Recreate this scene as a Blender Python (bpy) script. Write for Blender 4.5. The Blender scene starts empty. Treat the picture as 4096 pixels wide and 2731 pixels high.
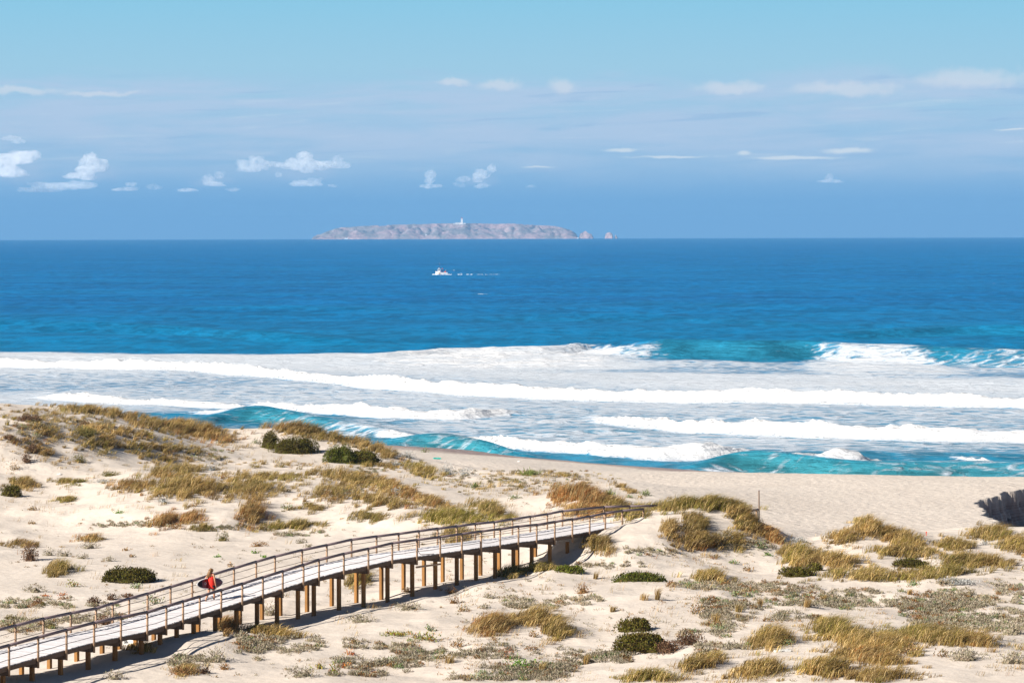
import bpy, math, random
import numpy as np
from mathutils import Vector, Matrix

random.seed(7)
RNG = np.random.default_rng(7)
C = bpy.context.scene.collection
SC = bpy.context.scene
R = math.radians

# ------------------------------------------------------------------ camera
F_PX = 11378.0            # focal length in photograph pixels (100 mm lens on a 36 mm sensor)
H_CAM = 25.0
cam = bpy.data.cameras.new('camera')
cam.lens = 100.0
cam.sensor_width = 36.0
cam.sensor_fit = 'HORIZONTAL'
cam.clip_start = 1.0
cam.clip_end = 120000.0
cam.shift_y = -(1365.5 - 924.9) / 4096.0
cam_ob = bpy.data.objects.new('camera', cam)
C.objects.link(cam_ob)
cam_ob.location = (0, 0, H_CAM)
cam_ob.rotation_euler = (R(90), R(0.147), 0)
SC.camera = cam_ob


def vh(u):
    return 930.2 - 10.5 * u / 4096.0


def pxD(u, v, D):
    """world point seen at photo pixel (u, v) at depth D"""
    return ((u - 2048) / F_PX * D, D, H_CAM - D * (v - vh(u)) / F_PX)


def pxZ(u, v, z):
    D = (H_CAM - z) * F_PX / (v - vh(u))
    return ((u - 2048) / F_PX * D, D, z)


# ------------------------------------------------------------------ light
SUN_EL = R(32)
SUN_AZ = R(60)            # light travels towards +Y turned 60 degrees to +X
SKY_STRENGTH = 0.05
EXPOSURE = 1.0
GAIN = 2.0 ** EXPOSURE

sun = bpy.data.lights.new('sun', 'SUN')
sun.energy = 5.0
sun.angle = R(0.53)
sun.color = (1.0, 0.93, 0.83)
sun_ob = bpy.data.objects.new('sun', sun)
C.objects.link(sun_ob)
ldir = Vector((math.sin(SUN_AZ) * math.cos(SUN_EL), math.cos(SUN_AZ) * math.cos(SUN_EL), -math.sin(SUN_EL)))
sun_ob.rotation_euler = ldir.to_track_quat('-Z', 'Y').to_euler()
sun_ob.location = (-60, 60, 90)


# node helper -------------------------------------------------------
class NT:
    def __init__(self, tree):
        self.t = tree
        self.n = tree.nodes
        self.l = tree.links
        self.n.clear()

    def new(self, typ, ins=None, **kw):
        nd = self.n.new(typ)
        for k, v in kw.items():
            setattr(nd, k, v)
        for k, v in (ins or {}).items():
            self.set(nd.inputs[k], v)
        return nd

    def set(self, sock, v):
        if hasattr(v, 'is_output'):
            self.l.new(v, sock)
        elif isinstance(v, bpy.types.Node):
            self.l.new(v.outputs[0], sock)
        else:
            sock.default_value = v

    def math(self, op, a, b=0.0, c=None, clamp=False):
        nd = self.n.new('ShaderNodeMath')
        nd.operation = op
        nd.use_clamp = clamp
        self.set(nd.inputs[0], a)
        self.set(nd.inputs[1], b)
        if c is not None:
            self.set(nd.inputs[2], c)
        return nd.outputs[0]

    def vmath(self, op, a, b=None, c=None):
        nd = self.n.new('ShaderNodeVectorMath')
        nd.operation = op
        self.set(nd.inputs[0], a)
        if b is not None:
            self.set(nd.inputs[1], b)
        if c is not None:
            self.set(nd.inputs[2], c)
        return nd.outputs['Value'] if op in ('LENGTH', 'DOT_PRODUCT') else nd.outputs[0]

    def mix(self, fac, a, b):
        nd = self.n.new('ShaderNodeMix')
        nd.data_type = 'RGBA'
        self.set(nd.inputs[0], fac)
        for s, v in ((nd.inputs[6], a), (nd.inputs[7], b)):
            if isinstance(v, (tuple, list)):
                v = (*v[:3], 1.0)
            self.set(s, v)
        return nd.outputs[2]

    def ramp(self, fac, stops, interp='LINEAR'):
        nd = self.n.new('ShaderNodeValToRGB')
        cr = nd.color_ramp
        cr.interpolation = interp
        while len(cr.elements) > 1:
            cr.elements.remove(cr.elements[-1])
        for i, (p, c) in enumerate(stops):
            e = cr.elements[0] if i == 0 else cr.elements.new(p)
            e.position = p
            e.color = (*c[:3], 1) if isinstance(c, (tuple, list)) else (c, c, c, 1)
        self.set(nd.inputs[0], fac)
        return nd.outputs[0]

    def smooth(self, x, lo, hi, a=0.0, b=1.0):
        nd = self.n.new('ShaderNodeMapRange')
        nd.interpolation_type = 'SMOOTHSTEP'
        for i, v in enumerate((x, lo, hi, a, b)):
            self.set(nd.inputs[i], v)
        return nd.outputs[0]

    def noise(self, vec, scale, detail=4, rough=0.55, dist=0.0):
        nd = self.n.new('ShaderNodeTexNoise')
        self.set(nd.inputs['Vector'], vec)
        nd.inputs['Scale'].default_value = scale
        nd.inputs['Detail'].default_value = detail
        nd.inputs['Roughness'].default_value = rough
        nd.inputs['Distortion'].default_value = dist
        return nd.outputs[0]


def srgb(r, g, b):
    f = lambda c: c / 12.92 if c <= 0.04045 else ((c + 0.055) / 1.055) ** 2.4
    return tuple(f(c / 255.0) for c in (r, g, b))


# ------------------------------------------------------------------ sky
world = bpy.data.worlds.new('World')
SC.world = world
world.use_nodes = True
W = NT(world.node_tree)
tc = W.new('ShaderNodeTexCoord')
sky = W.new('ShaderNodeTexSky', sky_type='NISHITA')
sky.sun_disc = False
sky.sun_elevation = SUN_EL
sky.sun_rotation = R(180) + SUN_AZ
sky.air_density = 0.4
sky.dust_density = 0.1
sky.ozone_density = 1.5
sep = W.new('ShaderNodeSeparateXYZ', {0: tc.outputs['Generated']})
hor = W.math('SQRT', W.math('ADD', W.math('MULTIPLY', sep.outputs[0], sep.outputs[0]), W.math('MULTIPLY', sep.outputs[1], sep.outputs[1])))
el = W.math('MULTIPLY', W.math('ARCTAN2', sep.outputs[2], hor), 57.29578)
az = W.math('MULTIPLY', W.math('ARCTAN2', sep.outputs[0], sep.outputs[1]), 57.29578)
K = 1.0 / (SKY_STRENGTH * GAIN)
HAZE_DENSITY = 5.8e-5


def skc(r, g, b):
    return tuple(c * K for c in srgb(r, g, b))


elw = W.math('ADD', el, W.math('MULTIPLY', W.math('SUBTRACT', W.noise(W.new('ShaderNodeCombineXYZ', {0: az, 1: W.math('MULTIPLY', el, 3.0)}).outputs[0], 0.35, 3), 0.5), 0.9))
base = W.ramp(W.math('DIVIDE', W.math('ADD', el, 1.0), 13.0),
              [(0.0, srgb(120, 172, 219)), (0.75 / 13, srgb(120, 172, 220)), (1.6 / 13, srgb(120, 173, 220)), (2.3 / 13, srgb(150, 191, 226)),
               (3.2 / 13, srgb(164, 201, 230)), (4.3 / 13, srgb(161, 206, 230)), (5.6 / 13, srgb(143, 203, 231)), (1.0, srgb(110, 175, 225))])
base = W.vmath('SCALE', base)
base.node.inputs['Scale'].default_value = K
up = W.smooth(el, 6.0, 16.0)
col = W.mix(up, base, sky.outputs[0])
# stratus veils: stretched noise
P2 = W.new('ShaderNodeCombineXYZ', {0: W.math('MULTIPLY', az, 0.28), 1: W.math('MULTIPLY', W.math('SUBTRACT', el, W.math('MULTIPLY', az, 0.02)), 2.4), 2: 3.7}).outputs[0]
st = W.noise(P2, 1.0, 7, 0.58, 0.3)
st_band = W.math('MULTIPLY', W.smooth(elw, 0.75, 1.9), W.smooth(elw, 2.8, 3.3, 1.0, 0.0))
st_f = W.math('MULTIPLY', W.smooth(st, 0.30, 0.60), W.math('MULTIPLY', st_band, 0.85))
col = W.mix(st_f, col, skc(184, 206, 232))
P3 = W.new('ShaderNodeCombineXYZ', {0: W.math('MULTIPLY', az, 0.33), 1: W.math('MULTIPLY', W.math('SUBTRACT', el, W.math('MULTIPLY', az, 0.035)), 5.5), 2: 9.1}).outputs[0]
st2 = W.noise(P3, 1.0, 6, 0.6, 0.5)
st2_f = W.math('MULTIPLY', W.smooth(st2, 0.56, 0.76), W.math('MULTIPLY', W.math('MULTIPLY', W.smooth(el, 0.9, 1.7), W.smooth(el, 2.7, 3.1, 1.0, 0.0)), 0.55))
col = W.mix(st2_f, col, skc(205, 222, 236))
st3_f = W.math('MULTIPLY', W.smooth(st2, 0.44, 0.30), W.math('MULTIPLY', st_band, 0.6))
col = W.mix(st3_f, col, skc(152, 190, 225))


def puffs(blobs, P, sm=0.25):
    acc = None
    for (x, y, rx, ry) in blobs:
        # blobs are given as full photograph pixels / 1.7415
        a = math.degrees(math.atan((x * 1.7415 - 2048) / F_PX))
        e = math.degrees(math.atan((vh(x * 1.7415) - y * 1.7415) / F_PX))
        ra = math.degrees(rx * 1.7415 / F_PX)
        re = math.degrees(ry * 1.7415 / F_PX)
        q = W.vmath('MULTIPLY_ADD', P, (1 / ra, 1 / re, 0), (-a / ra, -e / re, 0))
        d = W.vmath('LENGTH', q)
        acc = d if acc is None else W.math('SMOOTH_MIN', acc, d, sm)
    return acc


P_AE = W.new('ShaderNodeCombineXYZ', {0: az, 1: el, 2: 0.0}).outputs[0]
_nz = W.new('ShaderNodeTexNoise', {'Vector': P_AE, 'Scale': 1.8, 'Detail': 5.0, 'Roughness': 0.62})
_off = W.vmath('SUBTRACT', _nz.outputs['Color'], (0.5, 0.5, 0.5))


def veil(col, blobs, warp, soft, opac, tone):
    """thin cloud streaks at given directions, their outline broken up by noise"""
    off = W.vmath('SCALE', _off)
    off.node.inputs['Scale'].default_value = warp
    d = puffs(blobs, W.vmath('MULTIPLY', W.vmath('ADD', P_AE, off), (1, 1, 0)))
    d = W.math('ADD', d, W.math('MULTIPLY', W.math('SUBTRACT', _nz.outputs[0], 0.5), 1.2))
    return W.mix(W.math('MULTIPLY', W.smooth(d, 1.05, 1.05 - soft), opac), col, skc(*tone))


col = veil(col, [(40, 214, 150, 12), (230, 218, 130, 8), (1040, 190, 45, 11), (1145, 196, 60, 17), (1295, 196, 45, 22), (1680, 200, 110, 17), (1940, 208, 160, 20), (2230, 186, 170, 26)],
           0.35, 0.8, 0.55, (222, 227, 236))
col = veil(col, [(1430, 345, 55, 6), (1540, 361, 120, 4), (1710, 352, 20, 7), (1950, 347, 75, 8), (1240, 383, 50, 3), (1820, 363, 120, 5), (2330, 301, 50, 3)],
           0.10, 0.8, 0.75, (226, 235, 241))
col = veil(col, [(210, 400, 85, 26), (50, 402, 85, 30), (690, 395, 120, 30), (490, 418, 60, 14), (1100, 414, 55, 18)], 0.3, 0.9, 0.4, (186, 206, 232))
bg = W.new('ShaderNodeBackground', {'Color': col, 'Strength': SKY_STRENGTH})
wo = W.new('ShaderNodeOutputWorld')
W.l.new(bg.outputs[0], wo.inputs[0])

# ------------------------------------------------------------------ colour management and sampling
SC.view_settings.view_transform = 'Standard'
SC.view_settings.look = 'None'
SC.view_settings.exposure = EXPOSURE
SC.view_settings.gamma = 1.0
SC.view_settings.use_curve_mapping = False
SC.render.engine = 'CYCLES'
SC.cycles.max_bounces = 7
SC.cycles.diffuse_bounces = 3
SC.cycles.glossy_bounces = 2
SC.cycles.transmission_bounces = 2
SC.cycles.volume_bounces = 4
SC.cycles.use_denoising = True
SC.cycles.denoiser = 'OPENIMAGEDENOISE'
SC.cycles.denoising_input_passes = 'RGB_ALBEDO_NORMAL'
SC.cycles.caustics_reflective = False
SC.cycles.caustics_refractive = False


# ------------------------------------------------------------------ object helpers
class MB:
    """collects shapes for one mesh"""
    def __init__(self):
        self.v = []
        self.f = []

    def box(self, c, s, ax=None):
        """box at centre c, half sizes s, axes ax (three vectors)"""
        ax = ax or ((1, 0, 0), (0, 1, 0), (0, 0, 1))
        a = [Vector(x) for x in ax]
        n = len(self.v)
        for k in ((-1, -1, -1), (1, -1, -1), (1, 1, -1), (-1, 1, -1), (-1, -1, 1), (1, -1, 1), (1, 1, 1), (-1, 1, 1)):
            self.v.append(tuple(Vector(c) + a[0] * s[0] * k[0] + a[1] * s[1] * k[1] + a[2] * s[2] * k[2]))
        for q in ((0, 3, 2, 1), (4, 5, 6, 7), (0, 1, 5, 4), (1, 2, 6, 5), (2, 3, 7, 6), (3, 0, 4, 7)):
            self.f.append(tuple(n + i for i in q))
        return self

    def tube(self, pts, r, n=8, caps=True):
        pts = [Vector(p) for p in pts]
        rs = r if isinstance(r, (list, tuple)) else [r] * len(pts)
        b0 = len(self.v)
        for i, p in enumerate(pts):
            t = (pts[min(i + 1, len(pts) - 1)] - pts[max(i - 1, 0)]).normalized()
            a = t.cross(Vector((0, 0, 1)))
            if a.length < 0.05:
                a = Vector((1, 0, 0))
            a.normalize()
            b = a.cross(t)
            for k in range(n):
                w = 2 * math.pi * k / n
                self.v.append(tuple(p + (a * math.cos(w) + b * math.sin(w)) * rs[i]))
        for i in range(len(pts) - 1):
            for k in range(n):
                k2 = (k + 1) % n
                self.f.append((b0 + i * n + k, b0 + i * n + k2, b0 + (i + 1) * n + k2, b0 + (i + 1) * n + k))
        if caps:
            self.f.append(tuple(b0 + k for k in range(n))[::-1])
            e = b0 + (len(pts) - 1) * n
            self.f.append(tuple(e + k for k in range(n)))
        return self

    def prism(self, poly, z0, z1):
        """poly: list of (x, y); vertical prism"""
        n = len(self.v)
        m = len(poly)
        for z in (z0, z1):
            for p in poly:
                zz = z if not callable(z) else z(*p)
                self.v.append((p[0], p[1], zz))
        self.f.append(tuple(n + i for i in range(m))[::-1])
        self.f.append(tuple(n + m + i for i in range(m)))
        for i in range(m):
            j = (i + 1) % m
            self.f.append((n + i, n + j, n + m + j, n + m + i))
        return self

    def rings(self, rings, caps=True):
        b0 = len(self.v)
        n = len(rings[0])
        for rg in rings:
            self.v += [tuple(p) for p in rg]
        for i in range(len(rings) - 1):
            for k in range(n):
                k2 = (k + 1) % n
                self.f.append((b0 + i * n + k, b0 + i * n + k2, b0 + (i + 1) * n + k2, b0 + (i + 1) * n + k))
        if caps:
            self.f.append(tuple(b0 + k for k in range(n))[::-1])
            e = b0 + (len(rings) - 1) * n
            self.f.append(tuple(e + k for k in range(n)))
        return self

    def build(self, name, mat, parent=None, smooth=False, loc=None):
        me = bpy.data.meshes.new(name)
        me.from_pydata(self.v, [], self.f)
        me.validate()
        if smooth:
            me.polygons.foreach_set('use_smooth', [True] * len(me.polygons))
        if mat:
            me.materials.append(mat)
        o = bpy.data.objects.new(name, me)
        C.objects.link(o)
        if parent:
            o.parent = parent
        if loc is not None:
            o.location = loc
        return o


def tag(o, label=None, cat=None, group=None, kind=None):
    for k, v in (('label', label), ('category', cat), ('group', group), ('kind', kind)):
        if v:
            o[k] = v
    return o


def empty(name, loc, rz=0.0):
    o = bpy.data.objects.new(name, None)
    C.objects.link(o)
    o.empty_display_size = 0.2
    o.location = loc
    o.rotation_euler = (0, 0, rz)
    return o


def fast_mesh(name, verts, faces_flat, loop_tot, mat, colors=None, smooth=False, attrs=None):
    """numpy mesh; faces_flat vertex indices, loop_tot vertices of each face"""
    me = bpy.data.meshes.new(name)
    me.vertices.add(len(verts))
    me.vertices.foreach_set('co', np.asarray(verts, dtype=np.float32).ravel())
    lt = np.asarray(loop_tot, dtype=np.int32)
    me.loops.add(len(faces_flat))
    me.loops.foreach_set('vertex_index', np.asarray(faces_flat, dtype=np.int32))
    me.polygons.add(len(lt))
    st = np.zeros(len(lt), dtype=np.int32)
    st[1:] = np.cumsum(lt)[:-1]
    me.polygons.foreach_set('loop_start', st)
    me.polygons.foreach_set('use_smooth', np.full(len(lt), bool(smooth)))
    if colors is not None:
        a = me.color_attributes.new('tint', 'FLOAT_COLOR', 'POINT')
        c = np.ones((len(verts), 4), dtype=np.float32)
        c[:, :3] = colors
        a.data.foreach_set('color', c.ravel())
    for k, v in (attrs or {}).items():
        a = me.attributes.new(k, 'FLOAT', 'POINT')
        a.data.foreach_set('value', np.asarray(v, dtype=np.float32))
    me.update(calc_edges=True)
    me.materials.append(mat)
    return me


def grid_mesh(name, X, Y, Z, mat, attrs=None, keep=None):
    """X, Y, Z arrays (rows, cols)"""
    r, c = X.shape
    v = np.stack([X, Y, Z], -1).reshape(-1, 3)
    i = np.arange(r - 1)[:, None] * c + np.arange(c - 1)[None, :]
    q = np.stack([i, i + 1, i + c + 1, i + c], -1)
    q = q[keep] if keep is not None else q.reshape(-1, 4)
    if keep is not None:
        used = np.zeros(len(v), bool)
        used[q.ravel()] = True
        idx = np.cumsum(used) - 1
        v = v[used]
        q = idx[q]
        attrs = {k: a.ravel()[used] for k, a in (attrs or {}).items()}
    else:
        attrs = {k: a.ravel() for k, a in (attrs or {}).items()}
    me = fast_mesh(name, v, q.ravel(), np.full(len(q), 4), mat, smooth=True, attrs=attrs)
    o = bpy.data.objects.new(name, me)
    C.objects.link(o)
    return o


# numpy value noise --------------------------------------------------
_T = RNG.random((256, 256))


def vnoise(x, y, scale, seed=0):
    x = np.asarray(x) / scale + seed * 17.31
    y = np.asarray(y) / scale + seed * 7.77
    xi = np.floor(x).astype(int)
    yi = np.floor(y).astype(int)
    fx = x - xi
    fy = y - yi
    fx = fx * fx * (3 - 2 * fx)
    fy = fy * fy * (3 - 2 * fy)
    g = lambda a, b: _T[a & 255, b & 255]
    return (g(xi, yi) * (1 - fx) + g(xi + 1, yi) * fx) * (1 - fy) + (g(xi, yi + 1) * (1 - fx) + g(xi + 1, yi + 1) * fx) * fy - 0.5


def fbm(x, y, scale, octs=4, seed=0, gain=0.5):
    s = 0
    a = 1.0
    for o in range(octs):
        s = s + a * vnoise(x, y, scale / 2 ** o, seed + o)
        a *= gain
    return s


def sstep(x, a, b):
    t = np.clip((x - a) / (b - a), 0, 1)
    return t * t * (3 - 2 * t)


# ------------------------------------------------------------------ materials
def new_mat(name):
    m = bpy.data.materials.new(name)
    m.use_nodes = True
    n = NT(m.node_tree)
    b = n.new('ShaderNodeBsdfPrincipled')
    o = n.new('ShaderNodeOutputMaterial')
    n.l.new(b.outputs[0], o.inputs[0])
    return m, n, b


def simple_mat(name, col, rough=0.7, var=0.25, scale=6.0, bump=0.0, spec=0.3, per_object=0.0, stretch=(1, 1, 1)):
    m, n, b = new_mat(name)
    tcn = n.new('ShaderNodeTexCoord')
    vec = n.vmath('MULTIPLY', tcn.outputs['Object'], stretch)
    nz = n.noise(vec, scale, 5, 0.6)
    c = n.mix(nz, tuple(x * (1 - var) for x in col), tuple(min(1, x * (1 + var)) for x in col))
    if per_object:
        oi = n.new('ShaderNodeObjectInfo')
        f = n.math('MULTIPLY_ADD', oi.outputs['Random'], 2 * per_object, 1 - per_object)
        sc = n.vmath('SCALE', c)
        n.set(sc.node.inputs['Scale'], f)
        c = sc
    n.set(b.inputs['Base Color'], c)
    b.inputs['Roughness'].default_value = rough
    b.inputs['Specular IOR Level'].default_value = spec
    if bump:
        bp = n.new('ShaderNodeBump', {'Strength': bump, 'Height': nz, 'Distance': 0.02})
        n.set(b.inputs['Normal'], bp)
    return m


def tint_mat(name, rough=0.75, trans=0.25, gain=1.0):
    """leaf material: colour of each blade or leaf from its own attribute, a little light passes through"""
    m = bpy.data.materials.new(name)
    m.use_nodes = True
    n = NT(m.node_tree)
    at = n.new('ShaderNodeAttribute', attribute_name='tint')
    col = at.outputs['Color']
    oi = n.new('ShaderNodeObjectInfo')
    f = n.math('MULTIPLY_ADD', oi.outputs['Random'], 0.3, 0.85 * gain)
    sc = n.vmath('SCALE', col)
    n.set(sc.node.inputs['Scale'], f)
    d = n.new('ShaderNodeBsdfPrincipled', {'Base Color': sc, 'Roughness': rough, 'Specular IOR Level': 0.25})
    t = n.new('ShaderNodeBsdfTranslucent', {'Color': sc})
    mx = n.new('ShaderNodeMixShader', {0: trans, 1: d.outputs[0], 2: t.outputs[0]})
    o = n.new('ShaderNodeOutputMaterial')
    n.l.new(mx.outputs[0], o.inputs[0])
    return m


def sand_mat(name, c0, c1, wet_shade=False, relief=1.0):
    m, n, b = new_mat(name)
    tcn = n.new('ShaderNodeTexCoord')
    P = tcn.outputs['Object']
    n1 = n.noise(P, 0.12, 4, 0.6)
    n2 = n.noise(P, 1.3, 5, 0.65)
    n3 = n.noise(P, 14.0, 3, 0.6)
    f = n.math('ADD', n.math('MULTIPLY', n1, 0.5), n.math('MULTIPLY', n2, 0.5))
    c = n.mix(n.smooth(f, 0.32, 0.68), c0, c1)
    # specks of dry litter and shell
    sp = n.noise(P, 5.0, 3, 0.7)
    c = n.mix(n.math('MULTIPLY', n.smooth(sp, 0.66, 0.74), 0.45), c, (0.26, 0.19, 0.12))
    if wet_shade:
        at = n.new('ShaderNodeAttribute', attribute_name='wet_shade')
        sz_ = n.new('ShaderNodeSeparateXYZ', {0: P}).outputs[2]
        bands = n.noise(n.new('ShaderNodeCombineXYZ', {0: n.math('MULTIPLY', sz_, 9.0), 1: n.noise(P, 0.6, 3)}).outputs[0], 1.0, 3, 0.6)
        damp_shade = n.mix(n.smooth(bands, 0.35, 0.65), (0.20, 0.135, 0.115), (0.33, 0.245, 0.21))  # damp sand tone, also painted as shade on the stream bank
        c = n.mix(at.outputs['Fac'], c, damp_shade)
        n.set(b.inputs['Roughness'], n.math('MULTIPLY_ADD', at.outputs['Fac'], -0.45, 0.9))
    else:
        b.inputs['Roughness'].default_value = 0.9
    n.set(b.inputs['Base Color'], c)
    b.inputs['Specular IOR Level'].default_value = 0.15
    # footprints and wind ripples
    v1 = n.new('ShaderNodeTexVoronoi', {'Vector': P, 'Scale': 1.7})
    v1.feature = 'SMOOTH_F1'
    h = n.math('ADD', n.math('MULTIPLY', v1.outputs['Distance'], 0.05), n.math('MULTIPLY', n.noise(P, 2.2, 4, 0.55), 0.075))
    h = n.math('ADD', h, n.math('MULTIPLY', n3, 0.012))
    bp = n.new('ShaderNodeBump', {'Strength': 0.6, 'Distance': 1.0, 'Height': h})
    n.set(b.inputs['Normal'], bp)
    bp.inputs['Distance'].default_value = relief
    return m


M = {}
M['sand'] = sand_mat('dune_sand', (0.505, 0.442, 0.382), (0.565, 0.502, 0.440))
M['beach'] = sand_mat('beach_sand', (0.495, 0.435, 0.380), (0.560, 0.498, 0.438), wet_shade=True, relief=2.4)
M['deck'] = simple_mat('weathered_deck_wood', (0.56, 0.54, 0.55), 0.8, 0.25, 5.0, 0.3, per_object=0.13, stretch=(1, 1, 1))
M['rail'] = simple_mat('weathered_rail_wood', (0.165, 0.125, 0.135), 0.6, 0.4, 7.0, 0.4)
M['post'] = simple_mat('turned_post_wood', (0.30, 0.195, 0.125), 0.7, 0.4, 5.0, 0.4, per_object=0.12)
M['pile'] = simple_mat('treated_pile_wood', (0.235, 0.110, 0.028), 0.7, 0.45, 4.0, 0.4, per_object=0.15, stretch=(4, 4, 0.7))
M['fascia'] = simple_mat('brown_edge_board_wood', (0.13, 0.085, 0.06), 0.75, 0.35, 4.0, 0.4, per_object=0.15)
M['rope'] = simple_mat('grey_rope', (0.16, 0.12, 0.11), 0.8, 0.2, 20.0)
M['leaf'] = tint_mat('leaf', 0.7, 0.2)
M['grass'] = tint_mat('grass_blade', 0.65, 0.28)
M['white'] = simple_mat('white_paint', (0.72, 0.72, 0.70), 0.5, 0.08, 3.0)

# ------------------------------------------------------------------ terrain
# points read off the photograph: (u, v, z), and world points (X, Y, z)
CT = []
for u, v, z in [
    (0, 2731, 6.55), (500, 2731, 6.5), (1000, 2731, 6.45), (1600, 2731, 6.45), (2200, 2731, 6.5), (2800, 2731, 6.6), (3400, 2731, 6.9), (4096, 2731, 6.9),
    (130, 2727, 6.6), (270, 2750, 6.4), (650, 2615, 6.8), (463, 2634, 6.75), (644, 2564, 7.03), (713, 2543, 7.06), (781, 2524, 7.06), (180, 2654, 6.45), (290, 2622, 6.55), (538, 2569, 6.7), (690, 2535, 6.72), (1000, 2600, 6.65), (1600, 2600, 6.6), (2200, 2600, 6.6), (2800, 2600, 6.6), (3400, 2600, 7.05), (3800, 2580, 7.0), (4096, 2600, 6.8),
    (0, 2450, 6.35), (500, 2440, 6.3), (950, 2512, 6.75), (1047, 2510, 6.55), (1195, 2483, 6.44), (1300, 2500, 6.75), (1470, 2427, 6.5), (1550, 2460, 6.8), (1900, 2450, 6.95), (2500, 2450, 6.8), (3000, 2450, 6.75), (3600, 2450, 6.75), (4096, 2450, 6.7),
    (0, 2330, 6.15), (500, 2330, 6.1), (1000, 2300, 6.1), (1300, 2300, 6.15), (1215, 2446, 6.3), (1398, 2424, 6.2), (1831, 2343, 6.8), (2058, 2278, 7.05), (2203, 2258, 6.95), (2500, 2300, 7.1), (3000, 2330, 7.0), (3600, 2330, 6.95), (4096, 2330, 6.85),
    (0, 2200, 5.95), (500, 2200, 5.95), (1000, 2200, 6.0), (1400, 2200, 6.1), (1700, 2170, 6.3), (2000, 2200, 6.6), (0, 2100, 5.8), (300, 2100, 5.8),
    (0, 2000, 6.6), (0, 1900, 7.6), (0, 1850, 8.3), (0, 1750, 10.0), (0, 1690, 10.9), (0, 1650, 11.2), (0, 1614, 11.15),
    (300, 1990, 6.7), (300, 1900, 7.5), (300, 1830, 8.4), (300, 1740, 9.8), (300, 1680, 10.4), (300, 1622, 10.6),
    (600, 2130, 5.8), (600, 2010, 7.0), (600, 1930, 7.6), (600, 1870, 7.9), (600, 1830, 7.9), (600, 1780, 8.6), (600, 1740, 9.1), (600, 1672, 9.15),
    (880, 2130, 5.9), (880, 2060, 6.6), (880, 1960, 7.2), (880, 1900, 7.3), (880, 1850, 7.1), (880, 1800, 7.3), (800, 1730, 8.2), (900, 1742, 7.2),
    (1100, 2100, 6.0), (1100, 1980, 6.9), (1100, 1900, 7.1), (1100, 1830, 7.0), (1100, 1800, 7.05), (1100, 1704, 8.5), (1220, 1712, 8.4),
    (1350, 2150, 6.0), (1350, 2050, 6.5), (1350, 1950, 6.9), (1350, 1880, 6.9), (1350, 1830, 6.8), (1370, 1755, 7.55),
    (1550, 2130, 6.1), (1550, 1990, 6.9), (1550, 1930, 6.9), (1550, 1880, 6.6), (1550, 1860, 6.6), (1560, 1820, 6.7), (1640, 1860, 6.05),
    (1690, 1940, 6.6), (1850, 1895, 5.6), (1900, 1950, 6.3), (2000, 1905, 5.9), (2200, 1882, 5.8), (2200, 1960, 6.4), (2400, 1925, 5.8), (2500, 1970, 5.6), (2000, 2000, 6.4),
    (2310, 1956, 8.1), (2250, 2045, 7.3), (2430, 2010, 7.6), (2150, 2050, 6.9), (2480, 2060, 7.6), (1740, 2048, 7.05), (1700, 2100, 6.6), (1930, 2022, 7.0), (2040, 2080, 6.8), (2190, 2110, 7.35),
    (2389, 2122, 8.35), (2500, 2095, 8.45), (2600, 2040, 8.85), (2750, 2012, 9.2), (2850, 2005, 9.3), (2950, 2036, 9.05), (3050, 2102, 8.2), (3130, 2160, 7.4),
    (2700, 2150, 8.1), (2500, 2180, 7.9), (2750, 2215, 7.35), (2450, 2250, 7.2), (2950, 2180, 7.5), (3000, 2215, 7.1),
    (3130, 2210, 7.0), (3250, 2172, 6.85), (3430, 2095, 8.0), (3600, 2128, 7.7), (3720, 2170, 6.95), (3900, 2128, 7.15), (4060, 2118, 7.15), (3430, 2220, 7.2), (3700, 2250, 7.0), (4000, 2220, 7.1), (3300, 2250, 7.0),
    # beach, berm crest and waterline
    (3200, 2100, 4.7), (2900, 1950, 4.3), (3500, 1980, 4.35), (3900, 2000, 4.4), (2700, 1884, 4.0), (3400, 1897, 4.0), (4096, 1909, 4.0), (3000, 1892, 4.0),
    (1600, 1783, 0.6), (1900, 1812, 0.6), (2300, 1846, 0.6), (2600, 1873, 0.9), (1900, 1832, 2.3), (1950, 1848, 4.0), (2300, 1872, 2.5), (1700, 1838, 3.9), (2300, 1885, 3.6),
]:
    CT.append(pxZ(u, v, z))
# behind the crests
for u, D, z in [(0, 245, 8.5), (0, 272, 4.2), (300, 252, 8.2), (300, 278, 3.8), (600, 258, 6.9), (600, 285, 3.0), (880, 263, 5.2), (880, 290, 2.6), (1100, 260, 5.0), (1100, 292, 2.4), (1350, 258, 4.7), (1350, 292, 2.3),
                (1560, 250, 4.5), (1560, 288, 2.5), (1640, 252, 4.2), (2000, 244, 4.2), (2200, 248, 4.05), (2400, 238, 4.15), (2500, 232, 4.15), (2310, 196, 6.9),
                (2600, 176, 7.0), (2750, 176, 7.2), (2850, 176, 7.2), (2950, 174, 7.0), (2750, 190, 5.2), (2900, 188, 5.3), (3050, 174, 6.0), (3000, 188, 5.4), (3130, 176, 5.6), (3250, 180, 5.2), (3250, 195, 4.7),
                (3430, 176, 6.0), (3430, 192, 4.7), (3720, 180, 5.0), (4000, 183, 5.2), (4000, 195, 4.6)]:
    CT.append(((u - 2048) / F_PX * D, D, z))
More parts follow.
